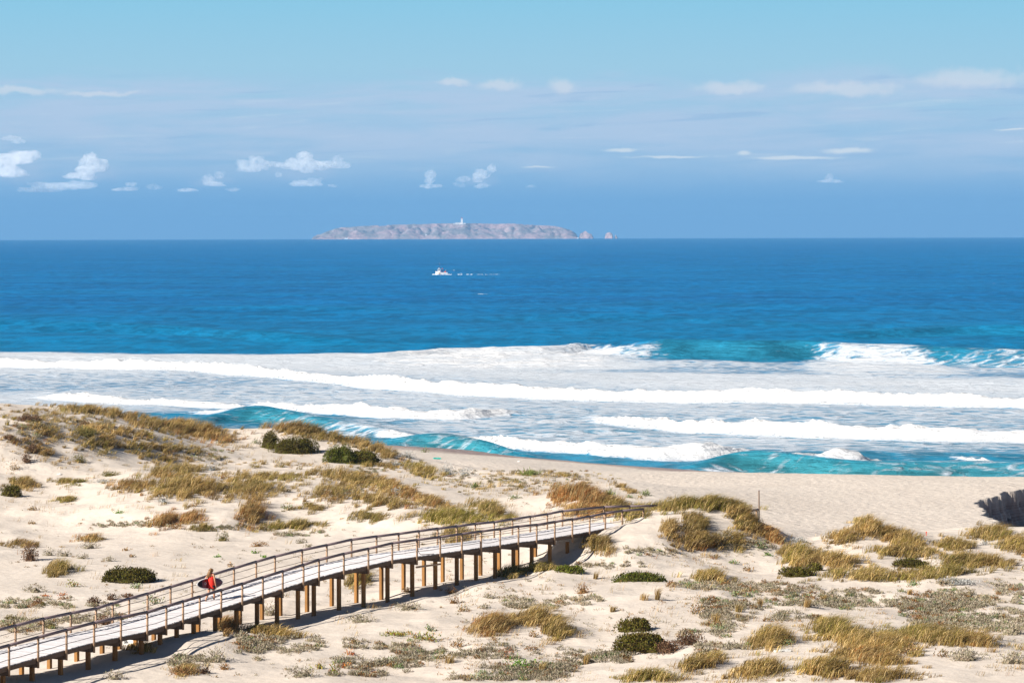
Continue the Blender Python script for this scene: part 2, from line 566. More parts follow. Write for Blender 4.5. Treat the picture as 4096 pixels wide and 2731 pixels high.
for X, Y, z in [(4.0, 157.5, 7.9), (-70, 210, 11.0), (-70, 232, 11.2), (-70, 280, 4.0), (-70, 180, 6.0), (-70, 150, 6.2), (-70, 120, 6.5), (70, 120, 6.9), (70, 150, 6.9), (70, 166, 7.2), (70, 195, 4.6), (70, 245, 4.0),
                (-70, 325, 0.5), (-70, 345, -1.5), (-35, 325, 0.6), (-35, 345, -1.5), (-10, 345, -1.6), (10, 275, 1.9), (10, 305, 0.0), (10, 345, -2.5), (30, 262, 1.9), (30, 285, 0.2), (30, 345, -3), (70, 262, 1.9), (70, 285, 0.2), (70, 345, -3),
                (-40, 100, 6.5), (0, 100, 6.4), (40, 100, 6.8), (-70, 98, 6.5), (70, 98, 6.9)]:
    CT.append((X, Y, z))
CT = np.array(CT)


def tps_k(d2):
    return d2 * np.log(np.maximum(d2, 1e-9)) * 0.5


_cx = CT[:, :2] / 50.0
_n = len(CT)
_A = np.zeros((_n + 3, _n + 3))
_A[:_n, :_n] = tps_k(((_cx[:, None] - _cx[None]) ** 2).sum(-1)) + np.eye(_n) * 2e-4
_A[:_n, _n] = 1
_A[:_n, _n + 1:] = _cx
_A[_n, :_n] = 1
_A[_n + 1:, :_n] = _cx.T
_w = np.linalg.solve(_A, np.concatenate([CT[:, 2], np.zeros(3)]))


def tps(x, y):
    p = np.stack([np.clip(x, -72, 72), np.clip(y, 98, 345)], -1).reshape(-1, 2) / 50.0
    out = np.empty(len(p))
    for i in range(0, len(p), 20000):
        q = p[i:i + 20000]
        d2 = ((q[:, None] - _cx[None]) ** 2).sum(-1)
        out[i:i + 20000] = tps_k(d2) @ _w[:_n] + _w[_n] + q @ _w[_n + 1:]
    return out.reshape(np.shape(x))


GX0, GX1, GY0, GY1, GS = -74.0, 74.0, 98.0, 345.0, 0.4
gx = np.arange(GX0, GX1 + 1e-6, GS)
gy = np.arange(GY0, GY1 + 1e-6, GS)
# thin-plate surface on a 1.2 m lattice, refined by linear interpolation
cxs = np.arange(GX0, GX1 + 1.3, 1.2)
cys = np.arange(GY0, GY1 + 1.3, 1.2)
CZ = tps(*np.meshgrid(cxs, cys))


def bil(Z, x0, y0, s, x, y):
    fx = np.clip((x - x0) / s, 0, Z.shape[1] - 1.001)
    fy = np.clip((y - y0) / s, 0, Z.shape[0] - 1.001)
    i = fx.astype(int)
    j = fy.astype(int)
    a = fx - i
    b = fy - j
    return (Z[j, i] * (1 - a) + Z[j, i + 1] * a) * (1 - b) + (Z[j + 1, i] * (1 - a) + Z[j + 1, i + 1] * a) * b


# edge between dunes and beach, as (X, Y)
FOOT = np.array([(-200, 262), (-40, 262), (-30, 258), (-22, 258), (-14, 252), (-8, 246), (-3, 238), (3, 236), (8, 226), (11, 205), (13, 188), (19, 184), (25, 185), (31, 189), (36, 192), (200, 192)], float)


def foot_y(x):
    return np.interp(x, FOOT[:, 0], FOOT[:, 1])


# stream cut in the beach at the right: left bank as X(Y)
BANK = np.array([(186, 60), (193, 44), (195, 36.0), (197, 34.2), (206, 34.3), (215, 35.1), (221, 37.6), (227.5, 41.0), (240, 49), (262, 66), (300, 90)], float)


def bank_x(y):
    return np.interp(y, BANK[:, 0], BANK[:, 1])


def ground_fine(x, y, z):
    dune = sstep(foot_y(x) + 3 - y, 0, 8)
    # the foreground and the dune slopes are hummocky, the hollow behind the boardwalk is smooth
    hol = np.exp(-((x + 16) / 16) ** 4 - ((y - 165) / 17) ** 4)
    rough = np.clip(sstep(fbm(x, y, 22, 2, 77), -.25, .3) + .2 - hol, 0, 1)
    z = z + dune * ((0.20 + 0.28 * rough) * fbm(x, y, 7.0, 3, 3) + (0.05 + 0.20 * rough) * fbm(x, y, 1.9, 2, 9)) + (1 - dune) * 0.05 * fbm(x, y, 1.4, 2, 5)
    # stream cut
    edge = bank_x(y + 1.2 * vnoise(x, y, 2.2, 41)) + 0.5 * vnoise(x, y, 1.6, 21) + 0.6 * vnoise(x, y, 0.6, 23) + 0.25 * vnoise(x, y, 0.3, 24)
    d = x - edge
    slump = 0.5 + 0.9 * np.clip(vnoise(x, y, 3.0, 25) + .1, 0, 1)
    cut = (0.55 * sstep(d, 0.0, 0.16) + 0.45 * sstep(d, 0.2, slump + .5)) * (y > 187)
    floor = 1.55 + 0.15 * sstep(d, 1.5, 0.2) + 0.35 * sstep(d, 2.0, 0.2)
    return np.where(y > 187, z * (1 - cut) + np.minimum(z, floor) * cut, z)


GXX, GYY = np.meshgrid(gx, gy)
GZ = ground_fine(GXX, GYY, bil(CZ, GX0, GY0, 1.2, GXX, GYY))


def ground(x, y):
    return bil(GZ, GX0, GY0, GS, np.asarray(x, float), np.asarray(y, float))


def cast(u, v):
    """first point of the ground under photograph pixels (u, v): arrays"""
    u = np.atleast_1d(np.asarray(u, float))
    v = np.atleast_1d(np.asarray(v, float))
    Ds = np.arange(104, 335, 0.35)
    D = Ds[None, :]
    X = (u[:, None] - 2048) / F_PX * D
    zr = H_CAM - D * ((v - vh(u))[:, None]) / F_PX
    hit = zr < ground(X, np.broadcast_to(D, X.shape))
    k = np.where(hit.any(1), hit.argmax(1), -1)
    d = Ds[k]
    x = (u - 2048) / F_PX * d
    return x, d, ground(x, d), k >= 0


# full ground sheet: the fine grid plus coarse margins running behind the camera and to the sides
exl = np.array([-900, -600, -400, -280, -200, -150, -115, -92, -80])
xs = np.concatenate([exl, gx[gx < 31.9], np.arange(32, 46, 0.14), gx[gx > 46.1], -exl[::-1]])
ys = np.concatenate([np.array([-900, -500, -250, -120, -60, -30, -10, 5, 20, 35, 50, 65, 78, 90]), gy[gy < 189.9], np.arange(190, 236, 0.2), gy[gy > 236.1]])
XX, YY = np.meshgrid(xs, ys)
ZZ = ground(XX, YY)
nb = (XX > 31) & (XX < 47) & (YY > 189) & (YY < 237)
ZZ[nb] = ground_fine(XX[nb], YY[nb], bil(CZ, GX0, GY0, 1.2, XX[nb], YY[nb]))
rise = sstep(95 - YY, 0, 85)
ZZ = ZZ * (1 - rise) + (22.6 + 0.8 * fbm(XX, YY, 30, 3, 2)) * rise
rows, cols = XX.shape
xc = 0.25 * (XX[:-1, :-1] + XX[1:, :-1] + XX[:-1, 1:] + XX[1:, 1:])
yc = 0.25 * (YY[:-1, :-1] + YY[1:, :-1] + YY[:-1, 1:] + YY[1:, 1:])
isb = yc > foot_y(xc) + 1.5 * vnoise(xc, yc, 4, 31)
wet_shade = sstep(ZZ, 1.5, 0.7) + sstep(bank_x(YY) - 0.5 - XX, 0, -0.2) * (YY > 187) * sstep(ZZ, 4.2, 3.6) * 1.0  # wet waterline, plus the stream bank's shade darkened into its sand colour
dunes = grid_mesh('sand_dunes', XX, YY, ZZ, M['sand'], keep=~isb)
tag(dunes, 'pale sand dunes with wind-blown hollows rising behind the beach', kind='structure')
beach = grid_mesh('beach', XX, YY, ZZ, M['beach'], attrs={'wet_shade': np.clip(wet_shade, 0, 1)}, keep=isb)
tag(beach, 'flat trampled sand beach between the dunes and the surf', kind='structure')

# ------------------------------------------------------------------ sea
R_EARTH = 7.4e6           # with refraction


def px_sea(xd, yd, z=0.0):
    """point on the water under a photograph position given in 1/1.7415 pixels"""
    return pxZ(xd * 1.7415, yd * 1.7415, z)


def front(pts, z=0.0):
    a = np.array([px_sea(x, y, z)[:2] for x, y in pts])
    return a[np.argsort(a[:, 0])]


sx_d = np.arange(-135, 135.01, 0.8)
ext = 135 * 1.085 ** np.arange(1, 67)
sx = np.concatenate([-ext[::-1], sx_d, ext])
sy_d = np.arange(284, 720, 0.75)
sy = np.concatenate([[120, 200, 260], sy_d, 720 * 1.0165 ** np.arange(0, 222)])
SX, SY = np.meshgrid(sx, sy)
near = (np.abs(SX) < 140) & (SY < 760)
SZ = np.zeros_like(SX)
foam = np.zeros_like(SX)
teal = np.zeros_like(SX)
# long swells running to the shore
fade = sstep(SY, 300, 560)
for (A, L, ph, tilt, sd) in ((0.55, 92.0, 0.4, 0.10, 3), (0.30, 57.0, 2.0, -0.08, 5)):
    k = 2 * np.pi / L
    SZ += fade * sstep(SY, 6000, 1200) * A * (0.6 + 0.9 * vnoise(SX, SY, 130, sd)) * np.sin(k * (SY + tilt * SX + 16 * vnoise(SX, SY, 150, sd + 1)) + ph)
chop = sstep(SY, 4000, 700)
SZ += chop * (0.34 * fbm(SX * 0.6, SY, 9.0, 3, 11) * near + 0.3 * fbm(SX * 0.5, SY, 24.0, 2, 14))

# foam lying on the water, density by place
FP = [(0, 818, .74), (300, 826, .74), (600, 830, .74), (760, 822, .74), (900, 840, .74), (1100, 850, .72), (1300, 840, .76), (1450, 860, .72), (1650, 872, .68), (1560, 815, 0), (1560, 846, .36), (1620, 812, 0), (1650, 847, .34), (1720, 815, 0), (1740, 848, .34), (1800, 812, 0), (1810, 846, .36), (1860, 815, .05), (1900, 872, .72), (2100, 880, .74), (2300, 890, .66), (2340, 862, .3),
      (0, 801, 0), (300, 804, 0), (600, 806, 0), (800, 800, 0), (1000, 785, 0), (1300, 775, 0), (1600, 780, 0), (1900, 785, 0), (2200, 785, 0), (2352, 790, 0), (0, 770, 0), (700, 770, 0), (1500, 750, 0), (2300, 750, 0),
      (60, 852, .62), (200, 872, .45), (420, 882, .36), (600, 895, .5), (800, 910, .52), (1000, 925, .52), (1250, 935, .5), (1500, 940, .5), (1800, 945, .48), (2050, 955, .42), (2300, 965, .42), (30, 890, .4), (300, 897, .5), (0, 905, .6),
      (1150, 985, .40), (1000, 978, .50), (1280, 970, .40), (1450, 1005, .44), (1250, 1010, .42), (1650, 1015, .5), (1900, 1030, .42), (2100, 1030, .36), (2330, 1035, .3), (2250, 1050, .18), (1900, 1045, .15),
      (480, 960, .14), (600, 965, .18), (720, 975, .2), (560, 940, .35), (880, 1010, .2), (980, 1012, .12), (850, 970, .4), (1150, 1050, .16), (1300, 1062, .2), (1500, 1072, .2), (1700, 1070, .14), (1620, 1080, .3), (1800, 1085, .2), (1950, 1086, .2), (2100, 1075, .16), (2200, 1082, .3), (2300, 1085, .25), (300, 940, .5), (100, 930, .55)]
fp = np.array([(*px_sea(x, y)[:2], d) for x, y, d in FP])
num = np.zeros_like(SX)
den = np.zeros_like(SX)
for (x, y, d) in fp:
    q = ((SX - x) / 1.0) ** 2 * 0.55 + ((SY - y) / 1.0) ** 2 * 1.6
    w = 1.0 / (q + 30) ** 2
    num += w * d
    den += w
foam = num / den
foam = (foam + 0.12 * sstep(foam, .18, .35)) * sstep(SY, 690, 640)
foam += 0.10 * fbm(SX, SY, 12, 3, 27) * sstep(foam, 0.05, 0.3)
near_shade = sstep(SY, 560, 300)
lump = fbm(SX, SY, 2.6, 3, 51)
lump2 = fbm(SX, SY, 1.1, 2, 61)

# white bores: (front line, height along it)
BORES = [
    ([(-120, 826), (0, 836), (200, 843), (400, 852), (640, 871), (830, 890), (1100, 906), (1400, 917), (1700, 922), (2000, 930), (2352, 941), (2500, 944)], [1.5, 1.5, 1.5, 1.6, 1.7, 1.8, 1.9, 1.9, 1.8, 1.8, 1.9, 1.9], 22),
    ([(60, 912), (130, 915), (300, 925), (420, 934), (540, 940), (600, 944)], [0, .8, 1.0, 1.0, .8, 0], 10),
    ([(574, 928), (600, 936), (700, 951), (900, 962), (1050, 964), (1160, 958), (1200, 955)], [0, 1.1, 1.4, 1.3, 1.1, .7, 0], 10),
    ([(1362, 962), (1390, 972), (1600, 993), (1900, 1011), (2100, 1016), (2352, 1019), (2500, 1020)], [0, 1.4, 1.6, 1.7, 1.5, 1.3, 1.2], 12),
    ([(852, 994), (880, 1001), (960, 1008), (985, 1009)], [0, .7, .7, 0], 6),
    ([(1062, 1012), (1085, 1020), (1200, 1034), (1330, 1042), (1400, 1050), (1550, 1056), (1690, 1052), (1725, 1046)], [0, 1.1, 1.4, 1.3, 1.6, 1.6, 1.3, 0], 9),
    ([(1786, 1060), (1800, 1068), (1850, 1070), (1885, 1062), (1895, 1058)], [0, 1.1, 1.2, .9, 0], 5),
    ([(1880, 1076), (1900, 1084), (1960, 1086), (2010, 1078), (2040, 1072)], [0, 1.3, 1.4, 1.0, 0], 5),
    ([(2200, 1052), (2240, 1064), (2290, 1071), (2330, 1074)], [0, .7, .8, 0], 4),
    ([(1200, 968), (1230, 972), (1290, 971), (1310, 968)], [0, .5, .5, 0], 5),
    ([(430, 948), (470, 957), (520, 956), (540, 952)], [0, .6, .6, 0], 4),
    ([(1600, 1083), (1640, 1087), (1680, 1087), (1700, 1086)], [0, .4, .4, 0], 4),
]
def smooth_x(a, width):
    k = int(width / 0.8) | 1
    w = np.hanning(k + 2)
    w /= w.sum()
    p = len(w) // 2
    return np.convolve(np.pad(a, p, mode='edge'), w, 'valid')[:len(a)]


for pts, hs, trail in BORES:
    fr = np.array([px_sea(x, y)[:2] for x, y in pts])
    yb = smooth_x(np.interp(sx, fr[:, 0], fr[:, 1]), 9)[None, :] + near * (1.6 * vnoise(SX, SX * 0, 6.0, 71) + 1.0 * vnoise(SX, SX * 0, 1.7, 73))
    hb = np.broadcast_to(smooth_x(np.interp(sx, fr[:, 0], hs, left=hs[0], right=hs[-1]), 7)[None, :], SX.shape)
    s = SY - yb
    on = (hb > 0.02) & near
    hb = hb * (.78 + .7 * (vnoise(SX, SX * 0, 9.0, 75) + .2 * vnoise(SX, SX * 0, 4.5, 76) + .35))
    prof = sstep(s, -0.8, 2.2) * np.exp(-np.maximum(s - 2.2, 0) / (trail * 0.55))
    SZ += np.where(on, prof * hb * (0.94 + 0.15 * lump + 0.2 * lump2 * np.exp(-np.abs(s - 1.5) / 4)), 0)
    dens = sstep(s, -2.4, 0.6) * (1.22 * np.exp(-np.maximum(s - 2.5, 0) / (trail * 0.85))) * (1 + .22 * lump2 + .18 * lump)
    foam = np.where(on, np.maximum(foam, dens * np.clip(hb / 0.6, 0, 1)), foam)

# unbroken faces: crest line, height, length along the run, foam left alone
FACES = [
    ([(1340, 799), (1420, 803), (1500, 804), (1600, 802), (1720, 806), (1850, 803), (1900, 807), (2100, 809), (2230, 813), (2352, 816), (2500, 819)], [0, 1.4, 2.3, 2.7, 2.6, 2.8, 2.4, 2.2, 2.3, 2.3, 2.2], 11.0, 24.0, .55),
    ([(800, 812), (900, 806), (1050, 797), (1200, 797), (1300, 795), (1370, 788), (1450, 797), (1520, 801), (1560, 804)], [0, .5, 1.1, 1.3, 1.5, 1.9, 1.1, .5, 0], 9.0, 14.0, 0.0),
    ([(450, 950), (520, 935), (580, 932), (700, 948), (850, 966), (950, 975)], [0, .9, 1.2, 1.1, .9, 0], 7.0, 13.0, 1.0),
    ([(820, 1000), (930, 1003), (1000, 1000), (1080, 1006), (1160, 1022), (1250, 1036)], [0, 1.2, 1.8, 1.7, .9, 0], 5.5, 11.0, 1.0),
    ([(1560, 1050), (1640, 1048), (1720, 1040), (1790, 1046), (1900, 1060), (2040, 1062), (2200, 1058), (2400, 1062)], [0, 1.3, 2.1, 1.9, 1.5, 1.5, 1.3, 1.2], 5.5, 11.0, 1.0),
    ([(1320, 972), (1380, 966), (1460, 972)], [0, 1.2, 0], 4.0, 9.0, .9),
    ([(1190, 976), (1250, 974), (1330, 980)], [0, .8, 0], 4.0, 9.0, .6),
    ([(-100, 738), (0, 740), (200, 742), (420, 750), (620, 765), (760, 772), (900, 775)], [1.5, 1.7, 1.8, 1.7, 1.3, .8, 0], 15.0, 40.0, .14),
    ([(1000, 726), (1200, 722), (1500, 720), (1800, 735), (1900, 740)], [0, 1.2, 1.2, .8, 0], 15.0, 40.0, .16),
    ([(1850, 764), (2000, 758), (2200, 752), (2352, 754), (2500, 756)], [0, 1.3, 1.9, 2.2, 2.0], 12.0, 36.0, .25),
    ([(300, 704), (600, 700), (900, 706), (1100, 712)], [0, 1.1, 1.1, 0], 18.0, 45.0, .1),
    ([(1300, 694), (1500, 690), (1700, 694), (2000, 700)], [0, 1.1, 1.1, 0], 18.0, 45.0, .1),
]
for pts, hs, lf, lb, tl in FACES:
    fr = np.array([px_sea(x, y, 1.2)[:2] for x, y in pts])
    yb = smooth_x(np.interp(sx, fr[:, 0], fr[:, 1]), 12)[None, :] + 1.5 * vnoise(SX, SX * 0, 14.0, 81)
    hb = smooth_x(np.interp(sx, fr[:, 0], hs, left=hs[0], right=hs[-1]), 14)[None, :] * sstep(np.abs(SX), 260, 140)
    s = SY - yb
    prof = np.where(s < 0, sstep(s, -lf, 0), sstep(s, lb, 0))
    SZ += prof * hb - 0.28 * hb * np.exp(-((s + lf * 1.25) / (lf * 0.6)) ** 2)
    teal = np.maximum(teal, tl * np.clip(hb / 1.4, 0, 1) * np.exp(-((s + lf * 0.65) / (lf * 0.95)) ** 2))

# the broken shoulders of the outer wave
for (x0, x1, y0, y1, dn, rise) in ((830, 1500, 790, 842, 1.0, 14), (1845, 2235, 808, 858, 0.82, 10), (2190, 2352, 822, 850, 0.52, 8)):
    n = 24
    for i in range(n + 1):
        t = i / n
        xx = x0 + (x1 - x0) * t
        thick = math.sin(math.pi * min(max(t, 0.02), 0.98)) ** 0.5
        px, py, _ = px_sea(xx, y0 + (y1 - y0) * 0.42, 1.0)
        w = (x1 - x0) / n * 1.7415 / F_PX * py * 1.4
        dd = py * py / (H_CAM * F_PX) * 1.7415 * (y1 - y0) * 0.5 * thick
        g = np.exp(-(np.abs(SX - px) / w) ** 3 - (np.abs(SY - py) / (dd + 2)) ** 4)
        foam = np.where(near, np.maximum(foam, g * dn * (1.05 + 0.5 * lump) * min(1, (1 - t) * 3.2 + .3) * min(1, t * 5 + .45)), foam)
SZ += np.where(near, 0.6 * np.clip(foam - 0.7, 0, 1) * (lump + 0.4 * lump2), 0)
# spray thrown up where the lip lands
px, py, _ = px_sea(1368, 790, 1.5)
SZ += np.where(near, 0.8 * np.exp(-((SX - px) / 4.5) ** 2 - ((SY - py) / 4) ** 2) * (0.8 + 1.2 * lump2), 0)
# cap on the far right swell and a few whitecaps further out
CAPS = [(2318, 751, 2.6, 10, 1.2), (1285, 685, 1.0, 6, .5), (1040, 677, .9, 5, .3), (1142, 674, .7, 5, .2), (580, 700, 1.0, 6, .3), (455, 702, .8, 5, .3), (752, 675, .7, 4, .2), (1047, 647, .6, 4, .2), (1220, 650, .8, 8, .2), (515, 705, .7, 4, .2), (630, 697, .7, 4, .2), (1630, 720, .6, 3, .2)]
for (x, y, wd, wx, hh) in CAPS:
    px, py, _ = px_sea(x, y)
    if py < 700:
        g = np.exp(-((SX - px) / (wx * .6)) ** 2 - ((SY - py) / (wd * 1.6)) ** 2)
        foam = np.maximum(foam, g * 1.1)
        SZ += hh * g * (0.8 + lump)
# keep the water below the sand at the shore
foam = np.maximum(foam, 0)
SZ -= (SX ** 2 + SY ** 2) / (2 * R_EARTH)

m, n, b = new_mat('sea_water')
tcn = n.new('ShaderNodeTexCoord')
Pw = tcn.outputs['Object']
dist = n.vmath('LENGTH', Pw)
at_f = n.new('ShaderNodeAttribute', attribute_name='foam').outputs['Fac']
at_t = n.new('ShaderNodeAttribute', attribute_name='teal').outputs['Fac']
sepw = n.new('ShaderNodeSeparateXYZ', {0: Pw})
patch = n.noise(n.vmath('MULTIPLY', Pw, (0.004, 0.011, 1)), 1.0, 4, 0.6)
deep = n.mix(n.smooth(patch, 0.35, 0.65), (0.000, 0.100, 0.282), (0.000, 0.124, 0.312))
shal = n.mix(n.smooth(sepw.outputs[1], 1100.0, 420.0), deep, (0.000, 0.140, 0.292))
shal = n.mix(n.smooth(sepw.outputs[1], 480.0, 330.0), shal, (0.012, 0.170, 0.290))
wat = n.mix(n.math('MULTIPLY', at_t, 0.85), shal, (0.030, 0.165, 0.198))
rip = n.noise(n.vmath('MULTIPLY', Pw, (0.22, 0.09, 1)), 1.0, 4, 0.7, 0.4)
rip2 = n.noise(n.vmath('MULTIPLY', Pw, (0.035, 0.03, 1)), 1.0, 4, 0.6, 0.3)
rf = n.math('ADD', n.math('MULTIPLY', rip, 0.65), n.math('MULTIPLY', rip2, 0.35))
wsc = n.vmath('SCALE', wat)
n.set(wsc.node.inputs['Scale'], n.smooth(rf, 0.38, 0.62, 0.70, 1.28))  # ripple reflections painted in as lighter and darker water colour
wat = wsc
# foam pattern: cells and shreds of several sizes
Pf = n.vmath('MULTIPLY', Pw, (0.55, 1.0, 0.6))
n1 = n.noise(Pf, 0.62, 7, 0.66, 0.6)
v1 = n.new('ShaderNodeTexVoronoi', {'Vector': n.vmath('ADD', n.vmath('MULTIPLY', Pf, (1, 1, 1)), n.vmath('SCALE', n.new('ShaderNodeTexNoise', {'Vector': Pf, 'Scale': 0.5, 'Detail': 3.0}).outputs['Color'])), 'Scale': 0.52})
v1.feature = 'DISTANCE_TO_EDGE'
cell = n.smooth(v1.outputs['Distance'], 0.30, 0.0)
pat = n.math('ADD', n.math('MULTIPLY', n1, 0.86), n.math('MULTIPLY', cell, 0.14))
lo = n.math('SUBTRACT', 0.735, n.math('MULTIPLY', at_f, 0.60))
fm = n.smooth(n.math('SUBTRACT', pat, lo), -0.08, 0.17)
fm = n.math('MULTIPLY', fm, n.smooth(at_f, 0.0, 0.12))
# a veil of aerated water under the foam
milk = n.math('MULTIPLY', n.smooth(at_f, 0.15, 0.9), 0.55)
wat = n.mix(milk, wat, (0.12, 0.31, 0.52))
# scattered whitecaps far out
cap_n = n.noise(n.vmath('MULTIPLY', Pw, (0.05, 0.028, 1)), 1.0, 5, 0.7)
cap = n.math('MULTIPLY', n.smooth(cap_n, 0.725, 0.755), n.smooth(sepw.outputs[1], 640.0, 760.0))
fm2 = n.math('MAXIMUM', fm, n.math('MULTIPLY', cap, 0.8))
fcol = n.ramp(n.math('MULTIPLY', at_f, 0.8), [(0.0, (0.42, 0.48, 0.56)), (0.55, (0.45, 0.50, 0.56)), (0.98, (0.60, 0.61, 0.63))])
fcol = n.mix(cap, fcol, (0.7, 0.75, 0.8))
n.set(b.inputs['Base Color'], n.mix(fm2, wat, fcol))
n.set(b.inputs['Roughness'], n.math('MULTIPLY_ADD', fm2, 0.5, 0.38))
n.set(b.inputs['Specular IOR Level'], n.math('MULTIPLY_ADD', fm2, 0.08, 0.02))
w1 = n.noise(n.vmath('MULTIPLY', Pw, (0.30, 0.75, 1)), 1.0, 6, 0.65, 0.4)
w2 = n.noise(n.vmath('MULTIPLY', Pw, (0.045, 0.12, 1)), 1.0, 4, 0.6)
hgt = n.math('ADD', n.math('MULTIPLY', w1, 0.75), n.math('MULTIPLY', w2, 1.5))
hgt = n.math('ADD', hgt, n.math('MULTIPLY', fm, n.math('MULTIPLY', n.noise(Pf, 0.8, 5, 0.6), 0.55)))
bp = n.new('ShaderNodeBump', {'Strength': 0.75, 'Distance': 1.0, 'Height': hgt})
n.set(b.inputs['Normal'], bp)
M['sea'] = m
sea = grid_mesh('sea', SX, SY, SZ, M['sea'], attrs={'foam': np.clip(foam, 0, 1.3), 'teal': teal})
tag(sea, 'blue ocean with lines of white surf breaking towards the beach', kind='structure')

# ------------------------------------------------------------------ haze: even air over the whole scene
hz = MB().box((0, 12000, 40), (16000, 13500, 110)).build('haze', None)
hz.data.materials.clear()
hm = bpy.data.materials.new('haze_air')
hm.use_nodes = True
hn = NT(hm.node_tree)
pv = hn.new('ShaderNodeVolumePrincipled', {'Color': (0.20, 0.435, 0.68, 1), 'Density': HAZE_DENSITY, 'Anisotropy': 0.0})
ho = hn.new('ShaderNodeOutputMaterial')
hn.l.new(pv.outputs[0], ho.inputs['Volume'])
hz.data.materials.append(hm)
tag(hz, kind='stuff')

# ------------------------------------------------------------------ island, lighthouse and stacks
D_I = 14500.0
S_I = D_I / F_PX                      # metres per photograph pixel at the island
Z_I = -(D_I ** 2) / (2 * R_EARTH)


def isl(xz, yz):
    """zoomed reading (1.766 per photo pixel, window at 1200, 850) -> X and height above the waterline there"""
    u = 1200 + xz / 1.766
    v = 850 + yz / 1.766
    return (u - 2048) * S_I, H_CAM - D_I * (v - vh(u)) / F_PX


def rock_mesh(name, prof, depth, mat, y0, seed, nx=220, ny=46, gull=1.0):
    """rocky land: skyline profile across, cliffs in front and behind"""
    p = np.array([isl(*q) for q in prof])
    x = np.linspace(p[0, 0], p[-1, 0], nx)
    top = np.interp(x, p[:, 0], p[:, 1]) + 2.5 * fbm(x, x * 0, 30, 3, seed)
    t = np.linspace(0, 1, ny)
    T, Xg = np.meshgrid(t, x, indexing='ij')
    TOP = np.broadcast_to(top, T.shape)
    shape = np.interp(T, [0, .04, .16, .34, .55, .8, 1.0], [0.0, .30, .62, .86, 1.0, .85, 0.0])
    base = Z_I - 6
    hgt = TOP - base
    rug = fbm(Xg, T * depth, 60, 4, seed + 3)
    gully = np.abs(vnoise(Xg + 25 * vnoise(Xg, T * depth, 70, seed + 5), T * depth * 0.35, 48, seed + 7)) * 2
    z = base + hgt * np.clip(shape * (1 + gull * (0.35 * rug - 0.34 * (1 - gully) * (T < 0.5))), 0, 1.0 + 0.02 * rug)
    z = np.where(T < 0.001, base, z)
    Y = y0 + (T - 0.35) * depth + 30 * vnoise(Xg, T * 0, 90, seed + 9) * (T < 0.5) + 18 * rug
    o = grid_mesh(name, Xg, Y, z, mat)
    return o


m, n, b = new_mat('island_rock')
tcn = n.new('ShaderNodeTexCoord')
P = tcn.outputs['Object']
geo = n.new('ShaderNodeNewGeometry')
nz = n.noise(P, 0.03, 6, 0.62)
rk = n.mix(n.smooth(nz, 0.35, 0.65), (0.29, 0.205, 0.215), (0.46, 0.33, 0.325))
flat = n.smooth(n.new('ShaderNodeSeparateXYZ', {0: geo.outputs['Normal']}).outputs[2], 0.55, 0.9)
rk = n.mix(n.math('MULTIPLY', flat, n.smooth(n.noise(P, 0.012, 4, 0.6), 0.38, 0.6)), rk, (0.22, 0.20, 0.20))
n.set(b.inputs['Base Color'], rk)
b.inputs['Roughness'].default_value = 0.95
b.inputs['Specular IOR Level'].default_value = 0.05
n.set(b.inputs['Normal'], n.new('ShaderNodeBump', {'Strength': 0.9, 'Distance': 14.0, 'Height': nz}))
M['island'] = m
ISL_PROF = [(85, 196), (95, 178), (105, 160), (145, 150), (190, 132), (240, 114), (290, 104), (340, 106), (400, 98), (520, 92), (650, 86), (850, 83), (1000, 78), (1100, 76), (1250, 78), (1400, 82), (1500, 78), (1600, 85), (1660, 88), (1700, 92), (1810, 98), (1880, 114), (1920, 126), (1955, 150), (1975, 190)]
isl_o = rock_mesh('island', ISL_PROF, 620, M['island'], D_I, 3, 300, 60)
tag(isl_o, 'long low rocky island on the horizon with pinkish cliffs', kind='structure')
for k, (prof, lab) in enumerate([
        ([(1968, 192), (1978, 152), (2000, 138), (2020, 127), (2034, 140), (2050, 146), (2062, 150), (2074, 176), (2079, 193)], 'jagged rock stack just off the right end of the island'),
        ([(2152, 193), (2158, 158), (2175, 142), (2192, 137), (2206, 146), (2212, 170), (2216, 192)], 'tallest separate sea stack right of the island'),
        ([(2220, 193), (2226, 170), (2235, 156), (2243, 172), (2250, 192)], 'thin needle rock at the far right beside the tall stack')]):
    o = rock_mesh('sea_stack', prof, 60, M['island'], D_I + 20 * k, 31 + 5 * k, 40, 24, 0.7)
    tag(o, lab, 'rock')
o = rock_mesh('sea_stack', [(2104, 193), (2112, 184), (2122, 186), (2135, 188), (2146, 182), (2152, 192)], 40, M['island'], D_I, 77, 24, 16, 0.4)
tag(o, 'low skerry barely above water between the rock stacks', 'rock')

lx, lz = isl(1144, 76)
lh = empty('lighthouse', (lx, D_I - 20, lz - 6))
tag(lh, 'white square lighthouse with red lantern on top of the island', 'lighthouse')
M['lh_white'] = simple_mat('white_masonry', (0.85, 0.84, 0.82), 0.8, 0.05, 0.3)
M['lh_red'] = simple_mat('red_lantern_paint', (0.5, 0.06, 0.04), 0.6, 0.1, 1.0)
M['lh_dark'] = simple_mat('dark_glass', (0.05, 0.06, 0.08), 0.3, 0.1, 1.0)
MB().rings([[(s * a, s2 * a, z) for s, s2 in ((-1, -1), (1, -1), (1, 1), (-1, 1))] for a, z in ((5.2, 0), (4.6, 28))]).build('tower', M['lh_white'], lh)
MB().box((0, 0, 28.6), (6.0, 6.0, 0.6)).build('gallery', M['lh_white'], lh)
MB().tube([(0, 0, 29.2), (0, 0, 33)], 2.6, 10).build('lantern', M['lh_red'], lh)
MB().tube([(0, 0, 33), (0, 0, 36)], [3.0, 0.3], 10).build('dome', M['lh_red'], lh)
